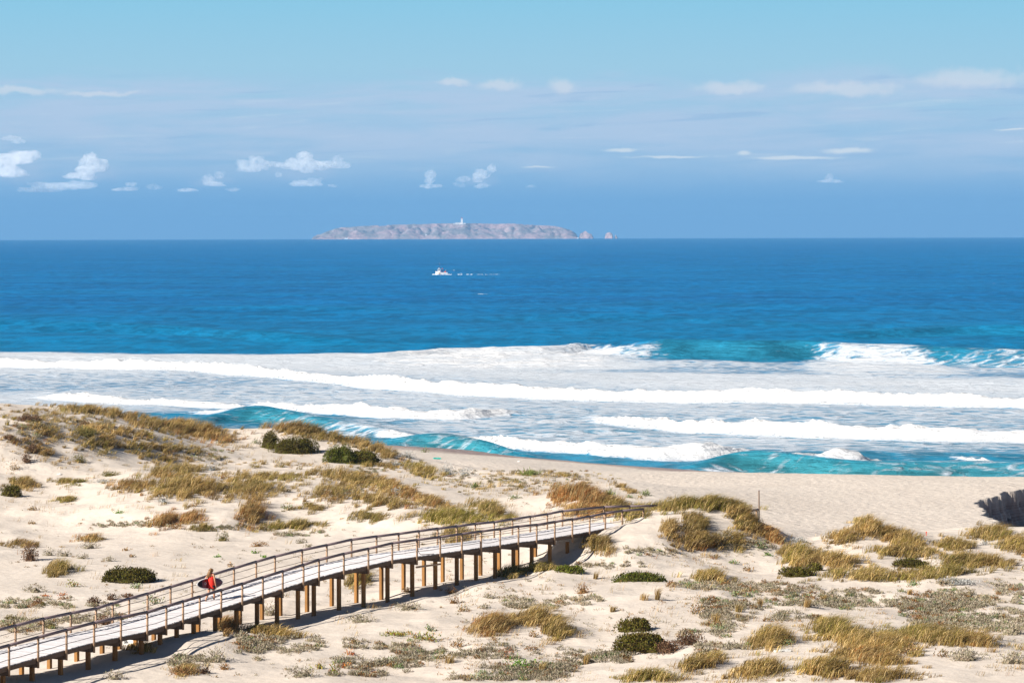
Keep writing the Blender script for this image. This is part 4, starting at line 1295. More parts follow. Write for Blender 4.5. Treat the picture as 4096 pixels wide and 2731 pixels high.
# ------------------------------------------------------------------ marram grass swaths
#  (cx, cy, rx, ry, degrees, tufts, height, tone, label)
SWATHS = [
    (200, 940, 100, 9, 5, 70, .65, .5, 'marram grass along the crest of the left dune against the surf'),
    (320, 964, 110, 16, 13, 130, .7, .6, 'olive marram covering the right shoulder of the left dune'),
    (445, 986, 84, 17, 14, 200, .9, .82, 'dark brown marram at the steep right end of the left dune crest'),
    (235, 985, 60, 14, 8, 40, .5, .6, 'thin marram on the sunny face of the left dune'),
    (340, 1028, 110, 11, 6, 60, .5, .45, 'low marram strip below the bare hollow of the left dune'),
    (230, 1018, 40, 16, 0, 36, .55, .6, 'brownish marram clump low on the left dune face'),
    (430, 1030, 60, 14, 8, 34, .4, .55, 'sparse grass on the sand slope under the left dune'),
    (90, 985, 70, 22, 25, 40, .4, .65, 'dry scrubby grass on the upper left dune by the photo edge'),
    (680, 982, 110, 11, 5, 150, .85, .6, 'straw topped marram on the crest above the dark green shrubs'),
    (850, 1024, 72, 14, 24, 120, .7, .7, 'dry marram running down the seaward dune end beside the dark shrubs'),
    (968, 1080, 48, 13, 14, 70, .6, .25, 'greenish marram cap on the small dune before the beach'),
    (390, 1082, 75, 14, -4, 60, .7, .4, 'green marram hump at the back of the big grassy dune'),
    (300, 1115, 50, 12, 0, 50, .6, .85, 'brown marram at the left flank of the big grassy dune'),
    (425, 1122, 85, 26, 2, 130, .8, .5, 'dense marram on the front of the big grassy dune'),
    (560, 1120, 80, 22, 4, 90, .7, .55, 'marram between the big grassy dune and the dark scarp tuft'),
    (620, 1093, 90, 8, 0, 50, .5, .35, 'greener marram strip behind the big grassy dune'),
    (790, 1095, 100, 16, 9, 100, .6, .45, 'marram band on the middle dune below the dark shrubs'),
    (905, 1122, 85, 14, 22, 90, .65, .75, 'brown marram ridge sloping down to the right on the middle dune'),
    (745, 1128, 55, 20, 0, 50, .6, .55, 'loose marram on the front of the middle dune'),
    (880, 1152, 75, 14, 8, 60, .6, .65, 'marram with silver plants low on the middle dune'),
    (985, 1152, 45, 10, 16, 44, .6, .8, 'dark marram tongue at the right end of the middle dune'),
    (700, 1165, 40, 10, 0, 20, .4, .4, 'scattered thin grass below the middle dune'),
    (572, 1180, 24, 26, 0, 60, .9, .85, 'tall dark tuft mass on the sand scarp behind the handrail'),
    (372, 1196, 34, 14, -15, 40, .7, 1.0, 'reddish dead marram hanging on the sand scarp'),
    (432, 1190, 34, 12, -15, 30, .6, .95, 'brown marram on the scarp beside the reddish dead clump'),
    (458, 1212, 24, 6, 0, 18, .5, .2, 'small green marram strip at the foot of the scarp'),
    (665, 1206, 66, 8, -3, 54, .55, .12, 'bright green marram strip on the flat sand behind the walk'),
    (840, 1185, 52, 9, 4, 36, .5, .35, 'low green marram under the middle dune'),
    (1030, 1188, 85, 13, 3, 100, .75, .2, 'green marram mound just behind the far handrail'),
    (1125, 1173, 46, 13, 22, 60, .7, .35, 'green marram crest of the mound by the bare sand hollow'),
    (1040, 1228, 40, 18, 6, 50, .55, .45, 'shaded marram seen through the far railing'),
    (1330, 1138, 52, 14, 14, 120, .9, .92, 'rust brown marram mound behind the end of the boardwalk'),
    (1400, 1158, 34, 12, 20, 60, .6, .6, 'olive grass at the right foot of the rusty mound'),
    (1282, 1138, 18, 16, -30, 40, .7, 1.0, 'orange dry grass at the left edge of the rusty mound'),
    (1345, 1172, 50, 14, 4, 70, .6, .95, 'shaded brown grass behind the rails at the boardwalk end'),
    (1545, 1162, 60, 9, -3, 60, .75, .25, 'fresh green marram on the sand where the walk bends right'),
    (1445, 1180, 34, 10, -6, 50, .7, .3, 'green tuft row hiding the end of the near handrail'),
    (1640, 1160, 60, 9, 6, 80, .75, .4, 'marram along the top of the right grassy dune'),
    (1700, 1190, 50, 16, 42, 110, .7, .6, 'thick marram falling down the right side of the grassy dune'),
    (1765, 1228, 34, 10, 34, 50, .5, .95, 'dark dry marram at the low right tip of the grassy dune'),
    (1592, 1205, 26, 22, 30, 46, .65, .5, 'olive marram patch in the middle of the grassy dune face'),
    (1600, 1248, 44, 16, 8, 64, .65, .6, 'marram along the foot of the grassy dune face'),
    (1672, 1240, 34, 16, 10, 34, .5, .55, 'marram mixed with grey shrubs at the right foot of the grassy dune'),
    (1530, 1216, 15, 15, -20, 24, .65, .55, 'single olive marram clump on bare sand left on the grassy dune'),
    (1374, 1252, 26, 14, 20, 44, .6, .4, 'marram clump on the slope right under the boardwalk end'),
    (1985, 1212, 28, 20, 10, 64, .7, .45, 'tall marram at the peak of the far right dune ridge'),
    (2060, 1235, 56, 15, 18, 80, .6, .55, 'marram on the right shoulder of the far right ridge peak'),
    (2075, 1268, 80, 11, 4, 60, .55, .6, 'marram below the right shoulder of the far right ridge'),
    (1930, 1236, 32, 14, 0, 36, .65, .5, 'upright grass left of the far right ridge peak'),
    (1825, 1275, 28, 18, 20, 60, .8, .4, 'leaning marram clump at the left start of the far right ridge'),
    (1905, 1288, 66, 18, 6, 90, .65, .6, 'marram above the dark green shrubs of the far right ridge'),
    (2190, 1250, 42, 11, 4, 50, .55, .5, 'marram clump between the ridge peak and the stream bank'),
    (2275, 1228, 50, 13, 2, 76, .7, .35, 'greener marram in front of the dark stream bank'),
    (2330, 1252, 40, 14, 4, 60, .6, .5, 'marram at the right edge of the photo under the stream bank'),
    (2240, 1290, 90, 12, 3, 90, .6, .5, 'marram band in front of the silver plants at the far right'),
    (2000, 1322, 110, 10, 2, 80, .5, .4, 'low green marram fringe along the foot of the right ridge'),
    (2150, 1315, 90, 11, -2, 70, .55, .4, 'green marram fringe at the right end of the ridge foot'),
    (1622, 1325, 38, 9, 4, 40, .6, .4, 'single low marram swath on open sand right of the green dome shrub'),
    (1915, 1452, 46, 17, 14, 76, .75, .45, 'tall marram at the left head of the bottom right ridge'),
    (2000, 1475, 100, 15, 8, 120, .6, .55, 'dense marram on the bottom right ridge'),
    (2140, 1463, 100, 14, 5, 120, .65, .45, 'wind combed marram along the top of the bottom right ridge'),
    (2238, 1472, 34, 11, 10, 40, .55, .7, 'brown end of the bottom right marram ridge'),
    (1990, 1508, 90, 18, 8, 90, .55, .6, 'marram on the near slope of the bottom right ridge'),
    (1885, 1538, 46, 16, 0, 60, .7, .45, 'green marram clump at the bottom edge beside the pale sand'),
    (1758, 1470, 32, 16, -8, 54, .8, .45, 'bushy marram clump alone on the grey plants, lower right'),
    (1735, 1540, 55, 14, -8, 60, .6, .5, 'marram along the bottom edge right of centre'),
    (1600, 1524, 44, 11, -10, 40, .6, .45, 'marram clump near the bottom edge below the dark double bush'),
    (2010, 1552, 80, 10, 0, 50, .55, .65, 'dry marram fringe at the bottom right edge'),
    (1480, 1556, 60, 8, 0, 36, .5, .4, 'marram fringe at the bottom edge centre right'),
    (1118, 1440, 36, 15, -8, 66, .75, .78, 'tawny marram clump at the left of the three in the centre foreground'),
    (1212, 1420, 40, 11, -4, 56, .7, .7, 'tawny marram clump in the middle of the three in the centre foreground'),
    (1268, 1446, 28, 15, 20, 48, .7, .65, 'tawny marram clump at the right of the three in the centre foreground'),
    (815, 1326, 24, 22, 0, 44, .7, .3, 'marram clump in the shade behind the tallest piles'),
    (1165, 1316, 28, 8, -6, 36, .55, .12, 'deep green marram in the shadow under the boardwalk'),
    (1235, 1304, 34, 6, -4, 36, .5, .15, 'green marram strip beside the low shrub under the walk end'),
    (620, 1452, 66, 9, 8, 50, .45, .55, 'straw and grey grass along the sand below the piles'),
    (512, 1440, 18, 12, 20, 26, .7, .8, 'dry leaning marram clump before a short pile'),
    (128, 1308, 24, 12, 0, 34, .75, .35, 'marram clump on flat sand left of the dark green dome shrub'),
    (205, 1236, 26, 6, 0, 20, .5, .75, 'straw coloured tuft row on flat sand at the left'),
    (50, 1112, 30, 12, 10, 44, .6, .45, 'marram beside the dark shrub at the left photo edge'),
    (150, 1104, 40, 6, 0, 30, .35, .25, 'low green grass strip on flat sand at the left'),
    (148, 1145, 20, 6, 0, 18, .4, .35, 'lone small green grass patch on the flat sand at the left'),
    (40, 1248, 50, 6, 0, 26, .45, .7, 'straw grass at the left photo edge on flat sand'),
    (1240, 1086, 140, 7, 1, 56, .3, .45, 'thin short grass on the low hump before the beach'),
    (1150, 1110, 130, 18, 0, 56, .28, .5, 'very sparse grass over the low sand hump'),
    (1430, 1118, 40, 6, 26, 22, .35, .6, 'grass rim where the low hump meets the beach'),
    (610, 1062, 110, 8, 0, 24, .3, .6, 'thin grass on the sand saddle left of the dark shrubs'),
    (120, 955, 110, 16, 8, 50, .4, .6, 'brown grass scrub on the broad top of the left dune'),
    (300, 995, 120, 16, 10, 55, .45, .65, 'brown olive grass on the middle of the left dune face'),
    (180, 1000, 130, 26, 12, 46, .35, .75, 'dry scrubby stalks covering the upper left dune face'),
    (80, 1030, 90, 20, 20, 50, .35, .8, 'dry stalks on the bare lower left dune slope'),
    (350, 1050, 130, 14, 6, 60, .35, .6, 'thin brown grass along the foot of the left dune'),
    (500, 1105, 150, 28, 0, 80, .5, .6, 'loose tawny grass filling the big grassy dune'),
    (840, 1125, 130, 30, 10, 70, .5, .6, 'loose tawny grass filling the middle dune'),
    (740, 1000, 110, 10, 10, 70, .6, .55, 'dry grass fringe around the dark seaward shrubs'),
    (860, 1065, 60, 7, 4, 34, .4, .4, 'short olive grass in the saddle below the second dark shrub'),
    (320, 1490, 30, 5, 10, 12, .4, .6, 'short dry grass in the shadow of the lower walk'),
    (420, 1540, 30, 8, 0, 14, .4, .6, 'olive and rusty grass near the bottom left'),
]
BASES = []
vrg = np.random.default_rng(11)
n_tot = 0
for si, (cx, cy, rx, ry, ang, nt, hh, tone, lab) in enumerate(SWATHS):
    a = vrg.uniform(0, 2 * np.pi, nt)
    nt = int(nt * 1.45)
    a = vrg.uniform(0, 2 * np.pi, nt)
    r = np.abs(vrg.normal(0, .62, nt)) + np.sqrt(vrg.random(nt)) * .35
    ex, ey = r * np.cos(a) * rx, r * np.sin(a) * ry
    ca, sa = math.cos(R(ang)), math.sin(R(ang))
    u = (cx + ex * ca - ey * sa) * PS
    v = (cy + 5 + ex * sa + ey * ca) * PS
    x, y, z, ok = cast(u, v)
    parts = []
    for k in range(nt):
        if not ok[k] or y[k] > 268:
            continue
        local = np.clip(tone + 0.5 * vnoise(x[k], y[k], 3.0, 91) + vrg.normal(0, .12), 0, 1)
        V, F, c = tuft_arrays(vrg, int(vrg.integers(24, 40)), hh * vrg.uniform(.45, 1.35) * (1.2 - .5 * min(r[k], 1.4)), vrg.uniform(.12, .40), vrg.uniform(.6, 1.5), 0.022, .55, local)
        c = c * vrg.uniform(.55, 1.35)
        parts.append((V + np.array([x[k], y[k], z[k]]), F, c))
    if not parts:
        continue
    V, F, c = merge(parts)
    org = np.array([V[:, 0].mean(), V[:, 1].mean(), V[:, 2].min()])
    o = link_mesh('marram_grass', V - org, F, c, M['grass'])
    o.location = org
    tag(o, lab, 'grass', kind='stuff')
    n_tot += len(F)

# ------------------------------------------------------------------ grey ground cover
GREY = [(0.350, 0.305, 0.225), (0.290, 0.258, 0.170), (0.410, 0.350, 0.270), (0.310, 0.235, 0.165), (0.240, 0.225, 0.130)]
SILVER = [(0.40, 0.40, 0.39), (0.33, 0.34, 0.32), (0.46, 0.45, 0.43)]
DKGREEN = [(0.085, 0.070, 0.008), (0.110, 0.092, 0.012), (0.095, 0.060, 0.012), (0.062, 0.044, 0.009), (0.130, 0.130, 0.014)]
GREEN2 = [(0.090, 0.110, 0.009), (0.070, 0.075, 0.008), (0.140, 0.165, 0.016), (0.085, 0.062, 0.011)]
BROWN = [(0.125, 0.060, 0.032), (0.165, 0.085, 0.048), (0.095, 0.055, 0.030), (0.205, 0.130, 0.070)]
RUSTY = [(0.30, 0.135, 0.050), (0.24, 0.16, 0.06), (0.18, 0.10, 0.04)]
ICE_G = [(0.22, 0.26, 0.03), (0.14, 0.20, 0.025), (0.30, 0.24, 0.04), (0.30, 0.12, 0.03)]
ICE_L = [(0.12, 0.28, 0.03), (0.20, 0.32, 0.05), (0.09, 0.17, 0.02)]
ICE_O = [(0.50, 0.16, 0.03), (0.40, 0.10, 0.03), (0.36, 0.22, 0.05)]
HOLLY = [(0.16, 0.24, 0.10), (0.24, 0.29, 0.15), (0.36, 0.25, 0.11), (0.12, 0.17, 0.06)]
DRYLEAF = [(0.34, 0.20, 0.09), (0.26, 0.14, 0.06), (0.40, 0.28, 0.15), (0.20, 0.17, 0.07)]
YEL = [(0.36, 0.24, 0.02), (0.28, 0.22, 0.03), (0.20, 0.15, 0.03)]

#  (cx, cy, rx, ry, mats, size, label)
COVER = [
    (1700, 1360, 160, 22, 90, .9, 'low grey plants on the sand between the single marram swath and the right ridge'),
    (2030, 1372, 230, 24, 150, .9, 'grey cushion plants in front of the right ridge'),
    (2250, 1365, 100, 26, 90, .9, 'grey cushion plants at the right photo edge'),
    (1780, 1405, 170, 24, 110, .9, 'grey plants in the middle of the right foreground sand'),
    (2060, 1415, 210, 22, 140, .9, 'grey plants right behind the bottom right grass ridge'),
    (2270, 1425, 90, 26, 70, .9, 'grey plants at the right edge above the bottom right ridge'),
    (1620, 1445, 60, 20, 22, .8, 'grey plants left of the lone bushy marram clump'),
    (1660, 1495, 60, 14, 24, .8, 'grey plants around the lone bushy marram clump'),
    (1300, 1385, 140, 14, 50, .8, 'grey green carpet behind the tawny marram clumps'),
    (1330, 1515, 120, 22, 70, .8, 'grey carpet left of the dark double bush'),
    (1050, 1500, 150, 16, 60, .7, 'grey carpet below the tawny marram clumps'),
    (1140, 1548, 190, 16, 110, .9, 'thicker grey plants along the bottom edge centre'),
    (880, 1535, 120, 20, 70, .9, 'grey plants near the bottom edge left of centre'),
    (870, 1480, 90, 14, 26, .8, 'scattered grey plants below the tall piles'),
    (640, 1480, 100, 20, 60, .9, 'grey plants on the sand below the short piles'),
    (480, 1525, 90, 16, 26, .8, 'grey plants right of the rail shadow at lower left'),
    (110, 1440, 110, 20, 60, .8, 'grey plants behind the far handrail at lower left'),
    (80, 1385, 80, 14, 34, .8, 'grey plants on the sand above the lower left handrail'),
    (250, 1410, 110, 20, 44, .7, 'grey and brown plants behind the lower handrail'),
    (330, 1206, 120, 5, 34, .5, 'silvery plant line along the foot of the flat hollow at left'),
    (560, 1212, 60, 5, 18, .5, 'grey plant line at the foot of the scarp'),
    (690, 1225, 60, 8, 18, .6, 'small grey plants on flat sand above the far handrail'),
    (150, 970, 110, 24, 70, .7, 'grey plants on the sunny top of the left dune'),
    (60, 1000, 60, 22, 40, .8, 'grey brown plants on the left dune near the photo edge'),
    (430, 1045, 120, 14, 40, .6, 'sparse plants under the left dune hollow'),
    (840, 1080, 50, 10, 20, .5, 'pale plants in the saddle'),
    (860, 1135, 70, 18, 34, .8, 'grey plants mixed in the middle dune grass'),
    (1200, 1100, 170, 20, 60, .4, 'tiny plants dotting the low hump before the beach'),
    (1490, 1270, 60, 6, 18, .6, 'small grey plants at the foot of the grassy dune'),
    (1400, 1310, 90, 14, 18, .5, 'few small plants between the boardwalk end and the green dome shrub'),
    (1720, 1255, 60, 8, 26, .9, 'grey shrubs at the foot of the grassy dune'),
]
for si, (cx, cy, rx, ry, nt, sz, lab) in enumerate(COVER):
    nt = int(nt * 1.45)
    m_ = 9
    u = cx + rx * vrg.uniform(-1, 1, nt * 3)
    v = cy + ry * vrg.uniform(-1, 1, nt * 3)
    x, y, z, ok = cast(u * PS, v * PS)
    dens = fbm(x, y, 4.0, 3, 61)
    order = np.argsort(-(dens + vrg.uniform(-.25, .25, len(x))))
    parts = []
    for k in order[:nt]:
        if not ok[k] or y[k] > 262:
            continue
        s_ = sz * vrg.uniform(.25, 1.0) ** 1.3
        cols = GREY if vrg.random() < .82 else (RUSTY if vrg.random() < .5 else HOLLY)
        V, F, c = sprig_arrays(vrg, int(24 + 120 * s_), .34 * s_ + .08, .26 * s_ + .08, .10 + .09 * s_, .11, .035, cols, .6, .3, .3)
        parts.append((V + np.array([x[k], y[k], z[k] - .02]), F, c))
    if parts:
        V, F, c = merge(parts)
        org = np.array([V[:, 0].mean(), V[:, 1].mean(), V[:, 2].min()])
        o = link_mesh('ground_cover', V - org, F, c, M['leaf'])
        o.location = org
        tag(o, lab, 'ground cover', kind='stuff')
        n_tot += len(F)

# ------------------------------------------------------------------ plants one can point to
REG = {1: (0, 2100, .5808), 2: (1366, 2000, .5808), 3: (2732, 2000, .58), 4: (0, 1550, .5808), 5: (1366, 1550, .5808), 6: (2732, 1550, .58)}
WOODY = simple_mat('twig_bark', (0.12, 0.08, 0.05), 0.9, 0.3, 9.0)
#  (region, x, y of the base, width, height, kind, label)
PLANTS = [
    (1, 870, 408, 385, 125, 'shrub', 'large dark green domed shrub alone on open sand behind the surfer'),
    (1, 195, 255, 120, 140, 'brown', 'tall dark brown dead bush on flat sand at the left'),
    (1, 325, 215, 90, 60, 'grey', 'grey brown cushion right beside the tall dead bush'),
    (1, 432, 218, 110, 60, 'grey', 'round grey cushion second to the right of the tall dead bush'),
    (1, 1772, 150, 120, 44, 'rusty', 'flat rusty dome bush on sand between the far handrail and the scarp'),
    (1, 1522, 112, 95, 80, 'olive', 'round olive bush at the foot of the grassy scarp'),
    (1, 2070, 130, 90, 38, 'grey', 'small grey cushion on sand above the far handrail, left one of a pair'),
    (1, 2122, 156, 72, 30, 'grey', 'small grey cushion on sand above the far handrail, right one of a pair'),
    (1, 1492, 222, 58, 20, 'green', 'little flat green plant left of two small green ones on bare sand'),
    (1, 1750, 200, 56, 24, 'green', 'leafy green plant on bare sand, middle of three small green ones'),
    (1, 1812, 228, 54, 22, 'green', 'bright green tuft plant nearest the far handrail on bare sand'),
    (1, 900, 222, 52, 20, 'dryleaf', 'dry leafy sprig on bare sand above the dark dome shrub'),
    (1, 862, 178, 42, 26, 'dryleaf', 'small brown sprig on bare sand further above the dark dome shrub'),
    (1, 1582, 288, 40, 36, 'dryleaf', 'brown leafy sprig standing behind the far rail near the surfer'),
    (1, 745, 250, 72, 40, 'grey', 'lone round grey cushion above the left end of the dark dome shrub'),
    (1, 548, 240, 90, 42, 'grey', 'loose grey plant between the dead bush and the lone round cushion'),
    (1, 600, 165, 150, 62, 'grey', 'wide grey plant at the edge of the flat hollow'),
    (1, 480, 312, 100, 36, 'grey', 'grey plant right behind the leaning tuft on flat sand'),
    (1, 225, 472, 160, 62, 'grey', 'broad grey plant on the lower left sand above the handrail'),
    (1, 490, 430, 95, 50, 'ice', 'yellow green fleshy patch below the leaning tuft'),
    (1, 420, 490, 64, 30, 'orange', 'bright orange fleshy patch on the lower left sand'),
    (1, 300, 496, 74, 14, 'orange', 'thin orange streak of fleshy leaves left of the orange patch'),
    (1, 640, 542, 92, 56, 'brown', 'dark brown cushion left of a pair above the lower far handrail'),
    (1, 762, 526, 84, 44, 'brown', 'greyish brown cushion between two darker ones above the far handrail'),
    (1, 870, 505, 84, 36, 'brown', 'dark red brown cushion right under the handrail line'),
    (1, 246, 546, 64, 42, 'brown', 'small dark brown cushion on the lower left sand'),
    (1, 286, 562, 54, 26, 'olive', 'small olive plant touching the dark brown cushion at lower left'),
    (1, 930, 440, 92, 44, 'holly', 'pale yellowish leafy plant at the right foot of the dark dome shrub'),
    (1, 345, 722, 112, 66, 'olive', 'dark olive bush seen through the left far railing'),
    (1, 60, 672, 112, 52, 'olive', 'olive bush just above the far rail at the left photo edge'),
    (1, 715, 692, 112, 72, 'brown', 'dark brown bush close behind the far posts at lower left'),
    (1, 732, 622, 104, 54, 'grey', 'tall grey plant above the dark brown bush behind the far posts'),
    (1, 1048, 545, 124, 70, 'holly', 'grey green leafy plant behind the far railing left of the surfer'),
    (1, 1852, 628, 165, 96, 'grey', 'large grey plant on sand seen between two near piles'),
    (1, 1762, 882, 130, 60, 'grey', 'dark grey cushion on sand below the longest piles'),
    (1, 1480, 955, 210, 116, 'grey', 'big grey mound plant right of the rail shadow, lower left'),
    (1, 1240, 990, 200, 74, 'grey', 'grey plant above the rusty olive one near the rail shadow'),
    (1, 1240, 1052, 200, 74, 'rusty', 'rusty olive plant below the grey one near the rail shadow'),
    (1, 1385, 1028, 92, 58, 'brown', 'small brown bush beside the rusty olive plant'),
    (1, 770, 1084, 165, 68, 'grey', 'grey cushion at the bottom edge left of centre'),
    (1, 1530, 1002, 92, 50, 'rusty', 'small rusty plant under the big grey mound plant'),
    (1, 2062, 1054, 225, 86, 'grey', 'wide grey plant at the bottom edge left of the yellow fleshy patch'),
    (1, 2185, 992, 100, 40, 'ice', 'yellow green fleshy patch, left one of two by the wide grey plant'),
    (1, 2290, 1030, 84, 86, 'ice', 'yellow green fleshy patch, right one of two by the wide grey plant'),
    (1, 1772, 942, 92, 46, 'grey', 'small grey cushion below the dark grey one under the longest piles'),
    (1, 905, 840, 20, 18, 'dryleaf', 'dry sprig in the deck shadow at the lower walk'),
    (2, 2045, 562, 370, 98, 'shrub2', 'wide low green shrub on open sand right of the boardwalk end'),
    (2, 1572, 506, 195, 60, 'shrub2', 'low green shrub under the end of the boardwalk'),
    (2, 2050, 1062, 380, 150, 'shrub', 'near lobe of the dark double bush in the lower right'),
    (2, 2010, 918, 250, 110, 'shrub', 'far lobe of the dark double bush in the lower right'),
    (2, 2250, 1070, 190, 90, 'brown', 'brown woody right side of the dark double bush'),
    (2, 760, 716, 82, 70, 'rusty', 'rusty brown cushion on sand below the middle piles, the taller one'),
    (2, 750, 652, 90, 56, 'rusty', 'rusty cushion close to the foot of a middle pile'),
    (2, 830, 772, 92, 46, 'dryleaf', 'brown leafy plant below the taller rusty cushion'),
    (2, 1655, 650, 112, 80, 'rusty', 'rusty bush on sand left under the wide low green shrub'),
    (2, 450, 776, 205, 66, 'grey', 'broad pale grey plant on the sand knoll below the middle piles'),
    (2, 1022, 686, 104, 40, 'grey', 'grey plant alone on bare sand right of the taller rusty cushion'),
    (2, 985, 752, 72, 32, 'grey', 'small grey plant on bare sand nearer than its larger neighbour'),
    (2, 130, 850, 220, 62, 'grey', 'long grey plant left of the pale one on the knoll'),
    (2, 1220, 1176, 215, 74, 'icel', 'bright green fleshy patch near the bottom centre'),
    (2, 370, 948, 250, 30, 'ice', 'long yellow green fleshy mat, left part, centre foreground'),
    (2, 580, 985, 190, 60, 'ice', 'yellow green fleshy mat, right drooping part, centre foreground'),
    (2, 50, 1080, 104, 50, 'orange', 'red orange fleshy plant near the bottom left of centre'),
    (2, 35, 1165, 84, 62, 'orange', 'orange and olive fleshy plant at the bottom left of centre'),
    (2, 1120, 1066, 124, 54, 'red', 'red dry stems on the grey carpet in the foreground'),
    (2, 800, 1026, 112, 50, 'dryleaf', 'dry brown leafy plant under the drooping fleshy mat'),
    (2, 1050, 984, 56, 62, 'dryleaf', 'dry leafy stalk below the left tawny marram clump'),
    (2, 1320, 955, 76, 54, 'dryleaf', 'dry leafy plant under the right tawny marram clump'),
    (2, 600, 910, 74, 46, 'holly', 'pale green leafy plant on bare sand left of the tawny marram'),
    (2, 460, 1078, 92, 44, 'grey', 'dark grey cushion under the long fleshy mat'),
    (2, 240, 1145, 205, 66, 'grey', 'wide grey plant close to the bottom left of centre'),
    (2, 1740, 545, 46, 58, 'tuft', 'small upright straw tuft left of the wide low green shrub'),
    (2, 2075, 692, 100, 52, 'tuft', 'olive tuft on sand under the wide low green shrub'),
    (2, 2165, 684, 52, 88, 'tuft', 'tall thin tawny tuft under the wide low green shrub'),
    (2, 1672, 1132, 54, 84, 'tuft', 'upright tawny tuft on the carpet left of the dark double bush'),
    (2, 1370, 1192, 84, 84, 'tuft', 'tawny tuft right beside the bright green fleshy patch'),
    (2, 735, 1124, 104, 62, 'tuft', 'tawny leaning tuft on the carpet, lower centre left'),
    (2, 1860, 772, 62, 44, 'tuft', 'little tuft on bare sand above the dark double bush'),
    (2, 440, 640, 90, 36, 'rusty', 'small rusty bush at the foot of a lit back pile'),
    (3, 800, 535, 250, 75, 'shrub', 'dark green shrub at the left of the far right ridge'),
    (3, 900, 490, 120, 70, 'shrub', 'smaller dark shrub lobe behind the left ridge shrub'),
    (3, 1575, 472, 265, 76, 'shrub', 'dark green shrub in the middle of the far right ridge'),
    (3, 1955, 1112, 260, 96, 'greym', 'big grey green mound at the bottom right below the ridge end'),
    (3, 530, 355, 106, 72, 'holly', 'round grey green bush at the low right foot of the grassy dune'),
    (3, 290, 320, 130, 80, 'grey', 'grey shrub at the foot of the grassy dune, left of the round one'),
    (3, 100, 795, 165, 100, 'dryleaf', 'tangle of dry brown stems on the sand right of the centre'),
    (3, 350, 668, 58, 46, 'holly', 'small green leafy plant on the grey covered sand, lower right'),
    (3, 1590, 600, 76, 36, 'holly', 'flat green leafy plant below the right ridge'),
    (3, 580, 395, 64, 30, 'green', 'small green plant on bare sand left of the far right ridge'),
    (3, 340, 446, 72, 30, 'holly', 'leafy plant on bare sand right of the wide low green shrub'),
    (3, 440, 502, 76, 40, 'dryleaf', 'dry leafy plant on bare sand left of the ridge shrub'),
    (3, 565, 584, 72, 36, 'rusty', 'left of two small rusty cushions under the ridge'),
    (3, 650, 584, 72, 36, 'rusty', 'right of two small rusty cushions under the ridge'),
    (3, 60, 1005, 210, 100, 'brown', 'dark woody bush at the right end of the double bush'),
    (3, 340, 1020, 110, 62, 'grey', 'grey plant left under the lone bushy marram clump'),
    (3, 2270, 940, 220, 90, 'greym', 'dark grey green bush at the right photo edge above the ridge end'),
    (3, 2270, 1140, 220, 90, 'greym', 'grey mound at the bottom right corner edge'),
    (3, 520, 740, 62, 66, 'tuft', 'dark upright tuft on the grey carpet, lower right'),
    (3, 845, 742, 72, 72, 'tuft', 'tawny leaning tuft left of a smaller tuft on the grey carpet'),
    (3, 955, 708, 72, 48, 'tuft', 'small tuft right of the tawny leaning one on the grey carpet'),
    (3, 378, 775, 84, 64, 'tuft', 'tawny low tuft near the left part of the grey carpet'),
    (3, 215, 845, 94, 72, 'tuft', 'straw tuft by the tangle of dry brown stems'),
    (3, 372, 832, 28, 52, 'tuft', 'tiny tawny spike tuft under the low tawny tuft'),
    (3, 1555, 650, 46, 42, 'tuft', 'tiny tuft under the flat green leafy plant'),
    (3, 1560, 1080, 150, 90, 'dryleaf', 'dry leafy thicket on the near slope of the bottom right ridge'),
    (3, 1790, 1090, 110, 70, 'dryleaf', 'dry leafy plant left of the big grey green mound'),
    (3, 700, 1010, 150, 44, 'holly', 'leafy plant on pale sand beside the white board'),
    (4, 1855, 430, 150, 140, 'shrub', 'dark rounded shrub on the left of the seaward grass crest'),
    (4, 2010, 460, 330, 140, 'shrub', 'wide dark green shrub under the seaward grass crest'),
    (4, 2340, 525, 230, 145, 'shrub2', 'green shrub at the right end of the seaward dune'),
    (5, 130, 528, 270, 120, 'shrub', 'dark shrub hanging over the right end of the seaward dune, right of the green one'),
    (4, 60, 752, 150, 100, 'shrub', 'dark shrub cut by the left photo edge on flat sand'),
    (4, 750, 615, 135, 36, 'olive', 'low olive shrub left behind the big grassy dune'),
    (4, 218, 468, 90, 56, 'brown', 'dark brown bush on the bare slope of the left dune, upper one'),
    (4, 175, 538, 80, 64, 'brown', 'dark bush on the bare slope of the left dune, lower one'),
    (4, 85, 582, 95, 76, 'dryleaf', 'grey brown straggly bush under the two dark ones at left'),
    (4, 535, 520, 110, 56, 'olive', 'olive bush on the sand under the left dune'),
    (4, 60, 395, 70, 40, 'brown', 'small dark bush at the left photo edge on the dune slope'),
    (4, 20, 218, 44, 34, 'yellow', 'yellow bush at the left photo edge on the dune top'),
    (4, 48, 262, 34, 54, 'yellow', 'upright yellow bush near the left photo edge'),
    (4, 88, 228, 34, 24, 'yellow', 'tiny yellow bush right of the upright one'),
    (4, 190, 250, 160, 50, 'brown', 'dark scrub band on the upper left dune'),
    (4, 560, 350, 220, 60, 'olive', 'dark scrub along the lower edge of the left dune'),
    (4, 1025, 356, 54, 44, 'yellow', 'yellowish bush in the bare hollow of the left dune, left one'),
    (4, 1125, 366, 62, 30, 'yellow', 'yellow green bush in the bare hollow of the left dune, right one'),
    (4, 1515, 386, 64, 26, 'holly', 'pale leafy plant at the right foot of the left dune'),
    (4, 1755, 395, 60, 36, 'holly', 'pale leafy plant left of the dark rounded shrub'),
    (4, 810, 886, 76, 20, 'green', 'bright green low plant on the flat hollow'),
    (4, 215, 852, 100, 30, 'dryleaf', 'dry and green leafy plant on the flat sand at left'),
    (4, 215, 945, 56, 20, 'dryleaf', 'tiny dry plant further down on the flat sand at left'),
